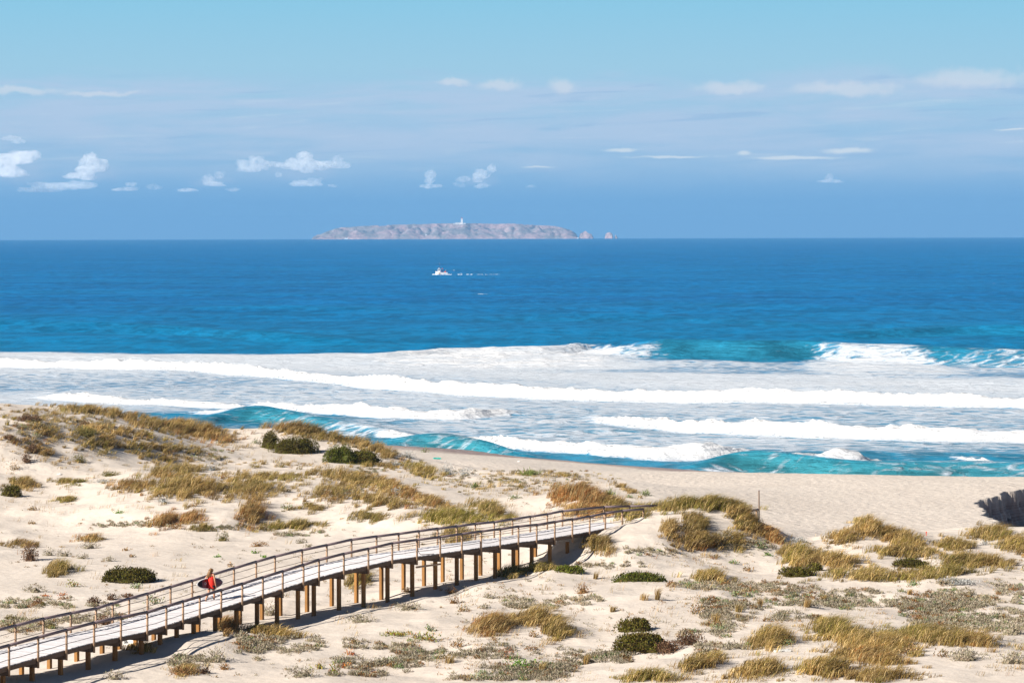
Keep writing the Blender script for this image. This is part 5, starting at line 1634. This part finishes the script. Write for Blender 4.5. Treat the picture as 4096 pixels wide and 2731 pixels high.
    (4, 1120, 805, 76, 64, 'silver', 'silver grey bush in the front grass of the big grassy dune'),
    (4, 1335, 825, 90, 36, 'dryleaf', 'dry leafy plant under the front grass of the big dune'),
    (4, 1965, 845, 80, 36, 'holly', 'leafy plant on bare sand right of the dark scarp tuft'),
    (4, 690, 660, 120, 24, 'silver', 'pale silver strip left of the big grassy dune'),
    (4, 1440, 580, 130, 40, 'silver', 'pale silver plants on the saddle below the seaward dune'),
    (5, 570, 446, 64, 36, 'holly', 'green leafy plant on the seaward rim of the dunes'),
    (5, 720, 600, 130, 90, 'silver', 'silver bushes at the left of the small ridge by the beach'),
    (5, 840, 605, 130, 60, 'silver', 'silver bushes running down the small ridge by the beach'),
    (5, 455, 490, 90, 60, 'silver', 'silver bush right behind the seaward dune end'),
    (5, 350, 550, 120, 34, 'silver', 'pale silver plants at the foot of the green shrub'),
    (5, 370, 750, 95, 56, 'silver', 'silver bush on the middle dune ridge'),
    (5, 1840, 758, 64, 42, 'spiky', 'spiky green plant behind the rusty mound, left one'),
    (5, 2090, 748, 64, 32, 'spiky', 'spiky green plant on the sand by the beach, right one'),
    (5, 1980, 762, 50, 26, 'holly', 'small green plant between the two spiky ones'),
    (5, 1290, 612, 150, 36, 'spiky', 'row of spiky leaves on the crest of the low hump'),
    (5, 915, 700, 60, 28, 'spiky', 'small spiky plant on the left slope of the low hump'),
    (5, 1190, 770, 76, 34, 'holly', 'leafy green plant on the front of the low hump'),
    (6, 790, 1080, 150, 40, 'silver', 'pale silver plants on the sand rim right of the grassy dune'),
    (6, 1920, 1380, 300, 40, 'silver', 'row of pale silver plants in the far right marram'),
    (6, 2080, 1085, 60, 26, 'silver', 'small silver plant in the marram in front of the stream bank'),
]
KINDS = {'shrub': (DKGREEN, .12, .055), 'shrub2': (GREEN2, .12, .055), 'brown': (BROWN, .11, .045), 'grey': (GREY, .11, .035), 'greym': (GREY, .11, .035), 'rusty': (RUSTY, .09, .03), 'olive': ([(0.16, 0.13, 0.03), (0.11, 0.11, 0.03), (0.20, 0.15, 0.05)], .10, .035),
         'green': (ICE_L, .10, .05), 'dryleaf': (DRYLEAF, .10, .06), 'ice': (ICE_G, .12, .05), 'icel': (ICE_L, .13, .05), 'orange': (ICE_O, .09, .045), 'red': ([(0.30, 0.10, 0.05), (0.25, 0.13, 0.07)], .16, .02), 'holly': (HOLLY, .11, .06),
         'yellow': (YEL, .10, .05), 'silver': (SILVER, .12, .04), 'spiky': ([(0.15, 0.20, 0.05), (0.22, 0.24, 0.08), (0.10, 0.13, 0.03)], .34, .04)}
NAMES = {'shrub': 'shrub', 'shrub2': 'shrub', 'brown': 'dry_bush', 'grey': 'cushion_plant', 'greym': 'cushion_plant', 'rusty': 'dry_bush', 'olive': 'bush', 'green': 'small_plant', 'dryleaf': 'dry_plant', 'ice': 'ice_plant', 'icel': 'ice_plant',
         'orange': 'ice_plant', 'red': 'dry_plant', 'holly': 'leafy_plant', 'yellow': 'bush', 'silver': 'silver_bush', 'spiky': 'spiky_plant', 'tuft': 'grass_tuft'}
CATS = {'shrub': 'shrub', 'dry_bush': 'bush', 'cushion_plant': 'plant', 'bush': 'bush', 'small_plant': 'plant', 'dry_plant': 'plant', 'ice_plant': 'ice plant', 'leafy_plant': 'plant', 'silver_bush': 'bush', 'spiky_plant': 'plant', 'grass_tuft': 'grass tuft'}
for (rgn, x, y, w, h, kind, lab) in PLANTS:
    ox, oy, s = REG[rgn]
    u, v = ox + x * s, oy + y * s
    X, Y, Z, ok = cast(u, v)
    if not ok[0]:
        continue
    X, Y, Z = float(X[0]), float(Y[0]), float(Z[0])
    mpp = Y / F_PX
    rx = w * s * mpp / 2 * (1.0 if kind in ('shrub', 'shrub2') else 1.05)
    hz_ = h * s * mpp
    # part of the seen height is the depth of the plant lying back
    tilt = (H_CAM - Z) / Y
    name = NAMES[kind]
    if kind == 'tuft':
        V, F, c = tuft_arrays(vrg, 90, hz_ * 1.05, max(.12, rx * .55), .4, .016, .35, vrg.uniform(.5, .85))
        o = link_mesh(name, V, F, c, M['grass'])
        o.location = (X, Y, Z)
        tag(o, lab, CATS[name])
        continue
    cols, ll, lw_ = KINDS[kind]
    ry_ = min(rx * .85, 1.6)
    hh = max(.07, hz_ - ry_ * tilt * .6)
    if kind in ('shrub', 'shrub2'):
        hh = max(hh * .85, rx * .28)
    area = rx * ry_
    dens_ = {'shrub': 2000, 'shrub2': 2000, 'brown': 1500, 'greym': 900, 'olive': 900, 'rusty': 900, 'grey': 520, 'silver': 420}.get(kind, 300)
    cnt = int(np.clip(dens_ * area * (1 + hh) + 50, 40, 9000))
    par = empty(name, (X, Y + ry_ * .8, float(ground(X, Y + ry_ * .8)) - .03))
    tag(par, lab, CATS[name])
    up = .75 if kind == 'spiky' else .5
    if kind in ('dryleaf', 'holly', 'red', 'spiky', 'orange', 'ice', 'icel', 'green'):
        V, F, c = sprig_arrays(vrg, cnt, rx, ry_, hh, ll, lw_, cols, up, .15, .5)
    else:
        # several lobes of leaves give an uneven outline
        prt = []
        nl = 3 if rx < .5 else 7
        for q in range(nl):
            f = 1.0 if q == 0 else vrg.uniform(.35, .6)
            dx, dy = (0, 0) if q == 0 else (vrg.uniform(-.62, .62) * rx, vrg.uniform(-.5, .5) * ry_)
            V, F, c = sprig_arrays(vrg, max(12, int(cnt * f / (1 + .5 * (nl - 1)))), rx * f, ry_ * f, hh * (f ** .2), ll, lw_, cols, up, .7 if 'shrub' in kind else .55, .16 if 'shrub' in kind else .3)
            prt.append((V + np.array([dx, dy, 0]), F, c))
        V, F, c = merge(prt)
    if kind not in ('dryleaf', 'holly', 'red', 'spiky', 'orange', 'ice', 'icel', 'green'):
        # dense inner foliage so that the sand does not show through
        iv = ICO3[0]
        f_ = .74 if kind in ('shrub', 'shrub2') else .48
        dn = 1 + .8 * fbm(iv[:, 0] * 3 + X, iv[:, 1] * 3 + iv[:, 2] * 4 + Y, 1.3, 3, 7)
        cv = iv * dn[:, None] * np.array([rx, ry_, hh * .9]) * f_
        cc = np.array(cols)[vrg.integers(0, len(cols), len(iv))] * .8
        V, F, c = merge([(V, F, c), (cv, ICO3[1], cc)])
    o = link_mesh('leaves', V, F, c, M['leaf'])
    o.parent = par
    mbt = MB()
    for q in range(5 if rx > .4 else 3):
        aa = q * 2.4 + rx
        e = Vector((math.cos(aa) * rx * .6, math.sin(aa) * ry_ * .6, hh * .7))
        mbt.tube([(0, 0, -.06), tuple(e * .5 + Vector((0, 0, .02))), tuple(e)], [.016, .011, .005], 4)
    mbt.build('stem', WOODY, par)
    n_tot += len(F)
# sparse dry stalks and litter all over the dunes
def scatter(label, n_, box, dens_seed, thr, mk, name='dry_stalks'):
    u = vrg.uniform(box[0], box[2], n_) * PS
    v = vrg.uniform(box[1], box[3], n_) * PS
    x, y, z, ok = cast(u, v)
    keep = ok & (y < foot_y(x) - 1) & (fbm(x, y, 6.0, 3, dens_seed) > thr)
    parts = []
    for k in np.where(keep)[0]:
        V, F, c = mk()
        parts.append((V + np.array([x[k], y[k], z[k]]), F, c))
    V, F, c = merge(parts)
    org = np.array([V[:, 0].mean(), V[:, 1].mean(), V[:, 2].min()])
    o = link_mesh(name, V - org, F, c, M['grass'])
    o.location = org
    tag(o, label, 'dry stalks', kind='stuff')
    return len(F)


thin = lambda: tuft_arrays(vrg, int(vrg.integers(4, 14)), vrg.uniform(.15, .5), .25, .8, .014, .7, vrg.uniform(.5, .95))
small = lambda: sprig_arrays(vrg, int(vrg.integers(6, 22)), .16, .14, .08, .09, .03, GREY if vrg.random() < .55 else DRYLEAF, .5, .1, .4)
n_tot += scatter('sparse dry stalks on the left dunes', 900, (0, 925, 900, 1180), 5, -.12, thin)
n_tot += scatter('sparse dry stalks on the sand around the boardwalk', 420, (0, 1180, 1350, 1568), 6, .02, thin)
n_tot += scatter('sparse dry stalks on the right foreground sand', 700, (1350, 1180, 2352, 1568), 7, -.05, thin)
n_tot += scatter('sparse dry stalks on the low hump and middle dunes', 700, (900, 1080, 1480, 1200), 8, -.15, thin)
n_tot += scatter('tiny scattered plants on the left and middle sand', 1300, (0, 925, 1300, 1568), 9, .0, small, 'tiny_plants')
n_tot += scatter('tiny scattered plants on the right sand', 1600, (1000, 1250, 2352, 1568), 10, -.1, small, 'tiny_plants')
print('vegetation triangles', n_tot)

# ------------------------------------------------------------------ surfer walking up the boardwalk
def skin_mesh(name, verts, edges, radii, mat, parent, root=0, sub=2):
    me = bpy.data.meshes.new(name)
    me.from_pydata(verts, edges, [])
    o = bpy.data.objects.new(name, me)
    C.objects.link(o)
    md = o.modifiers.new('skin', 'SKIN')
    md.use_smooth_shade = True
    for i, r in enumerate(radii):
        me.skin_vertices[0].data[i].radius = (r, r) if not isinstance(r, tuple) else r
        me.skin_vertices[0].data[i].use_root = (i == root)
    sb = o.modifiers.new('sub', 'SUBSURF')
    sb.levels = sub
    sb.render_levels = sub
    dg = bpy.context.evaluated_depsgraph_get()
    ev = bpy.data.meshes.new_from_object(o.evaluated_get(dg))
    bpy.data.objects.remove(o)
    ev.materials.clear()
    ev.materials.append(mat)
    ev.polygons.foreach_set('use_smooth', [True] * len(ev.polygons))
    q = bpy.data.objects.new(name, ev)
    C.objects.link(q)
    if parent:
        q.parent = parent
    return q


M['skin'] = simple_mat('tanned_skin', (0.42, 0.215, 0.13), 0.55, 0.08, 12.0)
M['dress'] = simple_mat('red_cotton', (0.62, 0.022, 0.012), 0.8, 0.1, 9.0)
M['shorts'] = simple_mat('black_shorts', (0.02, 0.018, 0.025), 0.8, 0.1, 9.0)
M['hair'] = simple_mat('sunbleached_hair', (0.17, 0.090, 0.036), 0.55, 0.6, 9.0, stretch=(3, 3, .6))
M['sandal'] = simple_mat('dark_sandal', (0.035, 0.018, 0.014), 0.6, 0.1, 9.0)

px, py, pz = pxZ(843, 2412, 7.93)
# deck height there: between post 8 and 9 of the measured line
i = 3 + 8
tt = 0.62
pz = float(NEAR[i, 2] * (1 - tt) + NEAR[i + 1, 2] * tt)
px, py, _ = pxZ(841, 2409, pz)
head = Vector((float(NEAR[i + 1, 0] - NEAR[i, 0]), float(NEAR[i + 1, 1] - NEAR[i, 1]), 0)).normalized()
rz = math.atan2(head.y, head.x) - math.pi / 2
person = empty('person', (px, py, pz + .002), rz)
tag(person, 'barefoot-looking long haired surfer in red top walking along the boardwalk in dark sandals', 'person')
person['label'] = 'long haired surfer in a red top and dark shorts walking along the boardwalk'
# local axes: +y forward, +x right, z up (metres)
V = []
E_ = []
RD = []


def jv(p, r, parent=None):
    V.append(p)
    RD.append(r)
    if parent is not None:
        E_.append((parent, len(V) - 1))
    return len(V) - 1


pel = jv((0, 0, .86), (.135, .105))
wai = jv((0, .01, 1.00), (.105, .08), pel)
che = jv((0, .015, 1.16), (.125, .09), wai)
shl = jv((0, .01, 1.29), (.10, .07), che)
nck = jv((0, .015, 1.365), .048, shl)
hd0 = jv((0.005, .03, 1.43), .07, nck)
hd1 = jv((0.01, .035, 1.50), (.078, .092), hd0)
hd2 = jv((0.01, .03, 1.57), (.06, .07), hd1)
nose = jv((0.045, .128, 1.485), .014, hd1)
er = jv((.09, .02, 1.49), .016, hd1)
elft = jv((-.07, .03, 1.49), .016, hd1)
# right arm hanging, hand a little behind the hip
rs = jv((.155, -.005, 1.285), .05, shl)
re = jv((.215, -.03, 1.03), .038, rs)
rw = jv((.225, .03, .81), .026, re)
rh = jv((.225, .05, .745), (.022, .036), rw)
for k, (fx, fy, ln) in enumerate(((.0, .035, .075), (.004, .012, .085), (.002, -.01, .08), (.0, -.03, .062))):
    f1 = jv((.225 + fx, .05 + fy, .70), .0095, rh)
    f2 = jv((.22 + fx, .052 + fy, .70 - ln * .5), .009, f1)
    jv((.212 + fx, .056 + fy, .70 - ln), .0075, f2)
t1 = jv((.215, .095, .735), .011, rh)
jv((.205, .112, .70), .009, t1)
# left arm over the board
ls = jv((-.155, .005, 1.285), .05, shl)
le = jv((-.30, -.04, 1.07), .038, ls)
lw = jv((-.335, .08, .88), .027, le)
lh_ = jv((-.325, .115, .80), (.022, .036), lw)
for k, (fx, fy) in enumerate(((.0, .035), (.0, .012), (.0, -.01), (.0, -.03))):
    f1 = jv((-.315, .12 + fy, .745), .0095, lh_)
    f2 = jv((-.295, .12 + fy, .705), .009, f1)
    jv((-.265, .12 + fy, .695), .0075, f2)
t1 = jv((-.335, .155, .79), .011, lh_)
jv((-.325, .175, .76), .009, t1)
# legs: right planted forward, left trailing with the heel up
rhp = jv((.095, .0, .80), .088, pel)
rk = jv((.095, .10, .46), .058, rhp)
rc = jv((.092, .10, .30), .052, rk)
ra = jv((.09, .10, .085), .034, rc)
rf = jv((.095, .16, .045), .034, ra)
jv((.10, .27, .03), .026, rf)
lhp = jv((-.095, .0, .80), .088, pel)
lk = jv((-.095, -.05, .47), .058, lhp)
lc = jv((-.093, -.19, .34), .052, lk)
la = jv((-.09, -.33, .165), .034, lc)
lf = jv((-.09, -.315, .10), .034, la)
jv((-.09, -.245, .03), .026, lf)
body = skin_mesh('body', V, E_, RD, M['skin'], person)


def ellring(cx, cy, z, a, b2, n=18, wob=0.0):
    return [(cx + a * math.cos(t) * (1 + wob * math.sin(3 * t)), cy + b2 * math.sin(t) * (1 + wob * math.cos(4 * t)), z) for t in [2 * math.pi * k / n for k in range(n)]]


dr = MB()
dr.rings([ellring(-.005, -.005, .665, .195, .160, 18, .05), ellring(0, 0, .75, .185, .155, 18, .04), ellring(0, 0, .86, .172, .142, 18, .02), ellring(0, .005, 1.0, .148, .118), ellring(0, .012, 1.10, .146, .115), ellring(0, .015, 1.20, .138, .105),
          ellring(0, .012, 1.235, .115, .088)], False)
for sx_ in (-1, 1):   # racer-back straps
    dr.tube([(.02 * sx_, -.088, 1.20), (.05 * sx_, -.07, 1.30), (.075 * sx_, .0, 1.36), (.085 * sx_, .075, 1.28), (.08 * sx_, .10, 1.22)], .02, 6)
dr.build('top', M['dress'], person, True)
sh_ = MB()
for sx_, dy in ((1, .02), (-1, -.015)):
    sh_.rings([ellring(.095 * sx_, .0, .80, .105, .115), ellring(.096 * sx_, dy, .70, .10, .105), ellring(.096 * sx_, dy * 1.5, .615, .098, .098)], False)
sh_.build('shorts', M['shorts'], person, True)
# long hair blown to the left
HV = [(0.01, .02, 1.585), (0.0, -.035, 1.55), (-.01, -.065, 1.47), (-.03, -.085, 1.38), (-.07, -.10, 1.28), (-.10, -.115, 1.18), (-.10, -.115, 1.08), (-.11, -.08, 1.33), (-.16, -.085, 1.25), (-.185, -.09, 1.17), (.02, -.10, 1.28), (.0, -.112, 1.16), (.0, -.02, 1.50), (.085, -.02, 1.50), (.07, -.045, 1.40), (-.075, -.01, 1.50), (-.085, -.04, 1.41)]
HE = [(0, 1), (1, 2), (2, 3), (3, 4), (4, 5), (5, 6), (3, 7), (7, 8), (8, 9), (3, 10), (10, 11), (1, 12), (12, 13), (13, 14), (12, 15), (15, 16)]
HR = [.045, .075, .08, .07, .055, .04, .012, .045, .03, .01, .035, .01, .075, .03, .02, .03, .022]
skin_mesh('hair', HV, HE, HR, M['hair'], person, 1)
for (fx, fy, fz, tl) in ((.098, .185, .012, 0.0), (-.09, -.275, .05, R(52))):
    mb = MB()
    c, s_ = math.cos(tl), math.sin(tl)
    out = []
    for y0_, w_ in ((-.125, .03), (-.07, .043), (.0, .04), (.07, .048), (.125, .03)):
        out.append((y0_, w_))
    for zz in (-.011, .011):
        pass
    lo_, hi_ = [], []
    for y0_, w_ in out:
        for sgn in (1,):
            lo_.append((w_, y0_))
    pl = [(w_, y0_) for y0_, w_ in out] + [(-w_, y0_) for y0_, w_ in out[::-1]]
    mb.prism(pl, -.011, .011)
    mb.v = [(fx + x, fy + y * c + z * s_, fz - y * s_ + z * c) for x, y, z in mb.v]
    sd_ = mb.build('sandal', M['sandal'], person)
    stp = MB().tube([(fx - .045, fy + .03 * c, fz + .01 - .03 * s_), (fx, fy + .035 * c, fz + .055 - .02 * s_), (fx + .045, fy + .03 * c, fz + .01 - .03 * s_)], .009, 6)
    stp.build('strap', M['sandal'], sd_)

# surfboard under her left arm
m, n, b = new_mat('board_deck_maroon')
tcn = n.new('ShaderNodeTexCoord')
sp_ = n.new('ShaderNodeSeparateXYZ', {0: tcn.outputs['Object']})
nz = n.noise(n.vmath('MULTIPLY', tcn.outputs['Object'], (3, 30, 3)), 1.0, 4)
c_ = n.mix(nz, (0.085, 0.008, 0.014), (0.135, 0.012, 0.020))
c_ = n.mix(n.smooth(n.math('ABSOLUTE', sp_.outputs[2]), .007, .003), c_, (0.25, 0.04, 0.05))
n.set(b.inputs['Base Color'], c_)
b.inputs['Roughness'].default_value = 0.28
M['board'] = m
M['board_white'] = simple_mat('white_board_rail', (0.78, 0.76, 0.78), 0.3, 0.04, 5.0)
M['pad'] = simple_mat('black_tail_pad', (0.012, 0.010, 0.014), 0.8, 0.1, 20.0)
bX, bY, bZ = pxD(836, 2332, py + .10)
board = empty('surfboard', (bX, bY, bZ), rz + R(90) - R(9))
board.rotation_euler = (R(-12), R(2), rz + R(90) - R(9))
tag(board, 'dark maroon surfboard with white rim carried under the left arm', 'surfboard')
HL = 0.93


def b_out(t):
    """half width at t in -1 (tail) .. 1 (nose)"""
    return 0.262 * (1 - abs(t) ** 2.6) ** 0.62 * (1 + .06 * t)


def lens(scale_w, th, y0, L, n=40, off=0.0):
    mb = MB()
    ts = [math.sin(math.pi / 2 * (-1 + 2 * k / n)) for k in range(n + 1)]
    rings = []
    for t in ts:
        w_ = max(b_out(t) * scale_w, .004)
        k_ = th * (1 - .55 * t * t)
        rings.append([(t * L, y0 + k_ * math.sin(a) , w_ * math.cos(a)) for a in [2 * math.pi * j / 14 for j in range(14)]])
    return mb.rings(rings)


lens(1.0, .034, 0.0, HL).build('hull', M['board_white'], board, True)
# maroon deck panel on the outward side, slightly proud
mb = MB()
ts = [-0.965 + 1.93 * k / 44 for k in range(45)]
up_, dn_ = [], []
for t in ts:
    w_ = b_out(t) * .86
    for lst, sg in ((up_, 1), (dn_, -1)):
        lst.append((t * HL, -(.034 * (1 - .55 * t * t)) * .60 - .004, sg * w_))
    
n0 = len(mb.v)
NZ = 7
for t in ts:
    w_ = b_out(t) * .86
    k_ = .034 * (1 - .55 * t * t)
    for j in range(NZ):
        zz = w_ * (-1 + 2 * j / (NZ - 1))
        fr = min(1, abs(zz) / max(b_out(t), .01))
        mb.v.append((t * HL * .975, -k_ * math.sqrt(max(0, 1 - fr * fr)) - .003, zz))
for a_ in range(len(ts) - 1):
    for j in range(NZ - 1):
        mb.f.append((a_ * NZ + j, a_ * NZ + j + 1, (a_ + 1) * NZ + j + 1, (a_ + 1) * NZ + j))
mb.build('deck_panel', M['board'], board, True)
mb = MB()
for t in [-0.955 + .32 * k / 12 for k in range(13)]:
    w_ = b_out(t) * .84
    k_ = .034 * (1 - .55 * t * t)
    for j in range(NZ):
        zz = w_ * (-1 + 2 * j / (NZ - 1))
        fr = min(1, abs(zz) / max(b_out(t), .01))
        mb.v.append((t * HL * .975 + (.05 * abs(zz) if t > -.66 else 0), -k_ * math.sqrt(max(0, 1 - fr * fr)) - .008, zz))
for a_ in range(12):
    for j in range(NZ - 1):
        mb.f.append((a_ * NZ + j, a_ * NZ + j + 1, (a_ + 1) * NZ + j + 1, (a_ + 1) * NZ + j))
mb.build('tail_pad', M['pad'], board, True)
ring = MB()
pts = [(-.36 + .05 * math.cos(2 * math.pi * k / 16), -.041, .01 + .05 * math.sin(2 * math.pi * k / 16)) for k in range(17)]
ring.tube(pts, .008, 5, False).build('ring_mark', M['board_white'], board)
for zz in (-.10, .10):
    MB().prism([(-.80, 0), (-.70, 0), (-.80, .11), (-.84, .11)], zz - .004, zz + .004).build('fin', M['pad'], board).location = (0, .02, 0)

# ------------------------------------------------------------------ fishing boat
bX, bY, bZ = pxD(1767, 1098, 1660.0)
boat = empty('fishing_boat', (bX, bY, bZ + .05), R(2))
boat.scale = (.8, .8, .85)
tag(boat, 'small white fishing boat steaming left across the blue sea', 'boat')
M['boat_white'] = simple_mat('boat_white_paint', (0.74, 0.72, 0.70), 0.4, 0.12, 0.8)
M['boat_rust'] = simple_mat('rust_stained_paint', (0.50, 0.36, 0.25), 0.6, 0.4, 1.2)
M['boat_grey'] = simple_mat('pale_grey_paint', (0.50, 0.54, 0.60), 0.5, 0.12, 0.8)
M['boat_dark'] = simple_mat('dark_steel', (0.05, 0.05, 0.07), 0.5, 0.2, 1.0)
M['boat_red'] = simple_mat('red_orange_buoyage', (0.62, 0.07, 0.03), 0.5, 0.1, 1.0)
M['boat_blue'] = simple_mat('blue_net', (0.05, 0.09, 0.22), 0.8, 0.3, 3.0)
# local -x is the bow; 9 m long
mb = MB()
rings = []
for x, w_, sh in ((-4.7, .06, 2.15), (-4.2, .55, 1.95), (-3.2, 1.15, 1.6), (-1.5, 1.5, 1.3), (1.0, 1.55, 1.2), (3.4, 1.45, 1.2), (4.3, 1.3, 1.25)):
    k_ = .45 if x < -4 else 0
    rings.append([(x, w_, sh), (x + k_ * .5, w_ * .9, .5), (x + k_, w_ * .62, -.5), (x + k_, -w_ * .62, -.5), (x + k_ * .5, -w_ * .9, .5), (x, -w_, sh)])
mb.rings(rings).build('hull', M['boat_white'], boat)
MB().box((-1.9, -1.53, .75), (.55, .03, .45)).build('rust_patch', M['boat_rust'], boat)
MB().box((2.8, -1.53, .72), (1.4, .04, .42)).build('grey_panel', M['boat_grey'], boat)
MB().tube([(-4.6, 0, 2.2), (-3.2, -1.15, 1.66), (-1.5, -1.5, 1.36), (4.3, -1.32, 1.3)], .07, 6).build('gunwale', M['boat_white'], boat)
wh = MB().box((-2.1, 0, 2.35), (1.0, 1.05, 1.15)).build('wheelhouse', M['boat_white'], boat)
MB().box((-2.1, -1.07, 2.95), (.75, .03, .25)).build('window', M['boat_dark'], wh)
MB().box((-3.12, 0, 2.95), (.03, .8, .25)).build('window', M['boat_dark'], wh)
MB().box((-2.0, 0, 3.58), (1.25, 1.2, .07)).build('roof', M['boat_white'], wh)
MB().tube([(-1.7, 0, 3.6), (-1.7, 0, 7.6)], .06, 6).build('mast', M['boat_dark'], boat)
MB().box((-1.8, 0, 7.55), (.22, .22, .12)).build('mast_light', M['boat_white'], boat)
MB().tube([(-1.2, .3, 3.6), (-1.15, .3, 6.8)], .03, 5).build('aerial', M['boat_white'], boat)
MB().tube([(-2.0, 0, 4.1), (-2.0, 0, 4.4)], .45, 10).build('radar', M['boat_white'], boat)
MB().box((-2.0, 0, 3.9), (.12, .12, .3)).build('radar_stand', M['boat_white'], boat)
for x in (.3, 1.0):
    MB().tube([(x, -1.1, 1.2), (x, -1.1, 3.9), (x, 1.1, 3.9), (x, 1.1, 1.2)], .06, 6).build('gantry', M['boat_dark'], boat)
MB().box((-.2, -.2, 1.9), (.8, .8, .8)).build('net_pile', M['boat_blue'], boat)
MB().box((.3, -.6, 3.95), (.5, .3, .2)).build('crate', M['boat_red'], boat)
MB().tube([(1.8, -.6, 1.55), (2.4, -.6, 1.75), (3.1, -.6, 1.55)], [.3, .48, .3], 8).build('buoy_heap', M['boat_red'], boat)
MB().tube([(2.6, .2, 1.2), (2.6, .2, 2.9)], .05, 6).build('flag_pole', M['boat_dark'], boat)
MB().box((2.8, .2, 2.75), (.28, .03, .24)).build('flag', M['boat_white'], boat)
MB().tube([(4.1, .4, 1.2), (4.1, .4, 3.0)], .05, 6).build('stern_pole', M['boat_dark'], boat)
MB().rings([ellring(-4.55, 0, 1.5, .2, .2, 8), ellring(-4.9, 0, 2.6, .08, .08, 8)]).build('stem_rail', M['boat_dark'], boat)

# bow wave and wake: broken foam lying on the water
M['foam'] = simple_mat('wake_foam', (0.72, 0.76, 0.80), 0.8, 0.15, 0.6)
mb = MB()
wr = np.random.default_rng(3)
for (x0, x1, yy, n_, s_) in ((-5.0, -2.9, -.3, 10, .42), (-3.2, 4, -1.6, 22, .26), (3.6, 5.6, -.6, 9, .34), (8, 12, -.9, 9, .2), (13.5, 18, -.2, 10, .22), (20, 24, -.6, 7, .17), (25.5, 31, -.9, 11, .18), (31.5, 34, -1.2, 4, .14)):
    for k in range(n_):
        x = wr.uniform(x0, x1)
        r_ = s_ * wr.uniform(.5, 1.3)
        mb.rings([ellring(bX + x, bY + yy + wr.uniform(-.5, .5), bZ - .25, r_ * 1.5, r_ * 1.2, 7), ellring(bX + x, bY + yy, bZ + r_ * .25, r_ * 1.2, r_ * .8, 7), ellring(bX + x, bY + yy, bZ + r_ * wr.uniform(.35, .8), r_ * .4, r_ * .3, 7)])
wk = mb.build('wake_foam', M['foam'])
tag(wk, 'broken white wake trailing behind the fishing boat', kind='stuff')

# gulls round the boat
M['gull'] = simple_mat('gull_white', (0.78, 0.78, 0.78), 0.7, 0.05, 4.0)
for (u, v, z_, ph, lab) in ((1816, 1082, 0, .3, 'white gull flying just behind the stern of the fishing boat'), (1845, 1094, 0, -.1, 'white gull skimming the wake right of the fishing boat'), (1823, 1126, 0, .5, 'white gull flying low over the sea below the fishing boat')):
    g0 = empty('gull', pxD(u, v, 1600.0), R(40))
    tag(g0, lab, 'gull')
    MB().tube([(-.35, 0, 0), (-.15, 0, .02), (.1, 0, .03), (.3, 0, .02), (.42, 0, 0)], [.02, .1, .13, .08, .01], 8).build('body', M['gull'], g0, True)
    for sg in (-1, 1):
        MB().prism([(-.12, .05 * sg), (.12, .05 * sg), (.06, .6 * sg), (-.25, 1.05 * sg), (-.16, .55 * sg)][::sg], lambda x, y, p=ph: .05 + p * abs(y), lambda x, y, p=ph: .075 + p * abs(y)).build('wing', M['gull'], g0)

# ------------------------------------------------------------------ things lying on the sand
def on_sand(u, v):
    x, y, z, ok = cast(u, v)
    return float(x[0]), float(y[0]), float(z[0])


p = on_sand(3125, 2606)
bd = empty('foam_board', p, R(12))
tag(bd, 'pale flat board lying on the sand in the lower right foreground', 'board')
MB().box((0, 0, .03), (.36, .12, .03)).build('slab', M['white'], bd)
MB().box((.1, .02, .075), (.2, .07, .014)).build('flap', M['white'], bd)
p = on_sand(518, 2578)
bx = empty('broken_box', p, R(-14))
bx.rotation_euler = (R(8), R(6), R(-14))
tag(bx, 'broken white box lying on its side beneath the lower boardwalk', 'box')
for c, s_ in (((0, 0, .02), (.3, .13, .02)), ((0, .12, .12), (.3, .012, .1)), ((.29, 0, .12), (.012, .13, .1)), ((-.29, 0, .09), (.012, .13, .07))):
    MB().box(c, s_).build('side', M['white'], bx)
p = on_sand(1746, 1836)
M['net'] = simple_mat('turquoise_net', (0.05, 0.42, 0.36), 0.8, 0.2, 8.0)
mb = MB()
nr = np.random.default_rng(8)
for k in range(14):
    a = nr.uniform(0, 6.28)
    pts = [(nr.uniform(-.4, .4), nr.uniform(-.25, .25), nr.uniform(.0, .16)) for q in range(5)]
    mb.tube(pts, .022, 4)
nt_ = mb.build('tangled_net', M['net'], loc=p)
tag(nt_, 'turquoise scrap of fishing net on the dune rim by the beach', 'net')
p = on_sand(3702, 2146)
rp = empty('red_marker', p)
tag(rp, 'tiny red marker stake on the sand behind the far right ridge', 'stake')
rp.scale = (.6, .6, .6)
MB().box((0, 0, .15), (.03, .03, .25)).build('stake', M['boat_red'], rp)
MB().box((0, -.035, .33), (.06, .008, .06)).build('tab', M['boat_red'], rp)
for (u, v, lab) in ((2071, 1847, 'white scrap of litter on the smooth beach near the waterline'), (233, 1899, 'white scrap of litter on the bare left dune slope'), (2681, 2055, 'white scrap of litter on top of the right grassy dune')):
    mb = MB().box((0, 0, .04), (.12, .07, .04)).box((.06, .03, .10), (.05, .05, .025), ((.9, .1, .3), (-.1, 1, 0), (-.3, 0, .95)))
    o = mb.build('litter', M['white'], loc=on_sand(u, v))
    tag(o, lab, 'litter')
# bare twig sticking out of the left dune slope
p = on_sand(683, 1836)
tw = MB().tube([(0, 0, -.1), (.12, 0, .3), (.3, .05, .7)], [.03, .022, .008], 5).tube([(.12, 0, .3), (.02, .03, .55)], [.016, .006], 5)
o = tw.build('twig', WOODY, loc=p)
tag(o, 'bare dark twig sticking up from the sand slope under the left dune', 'twig')
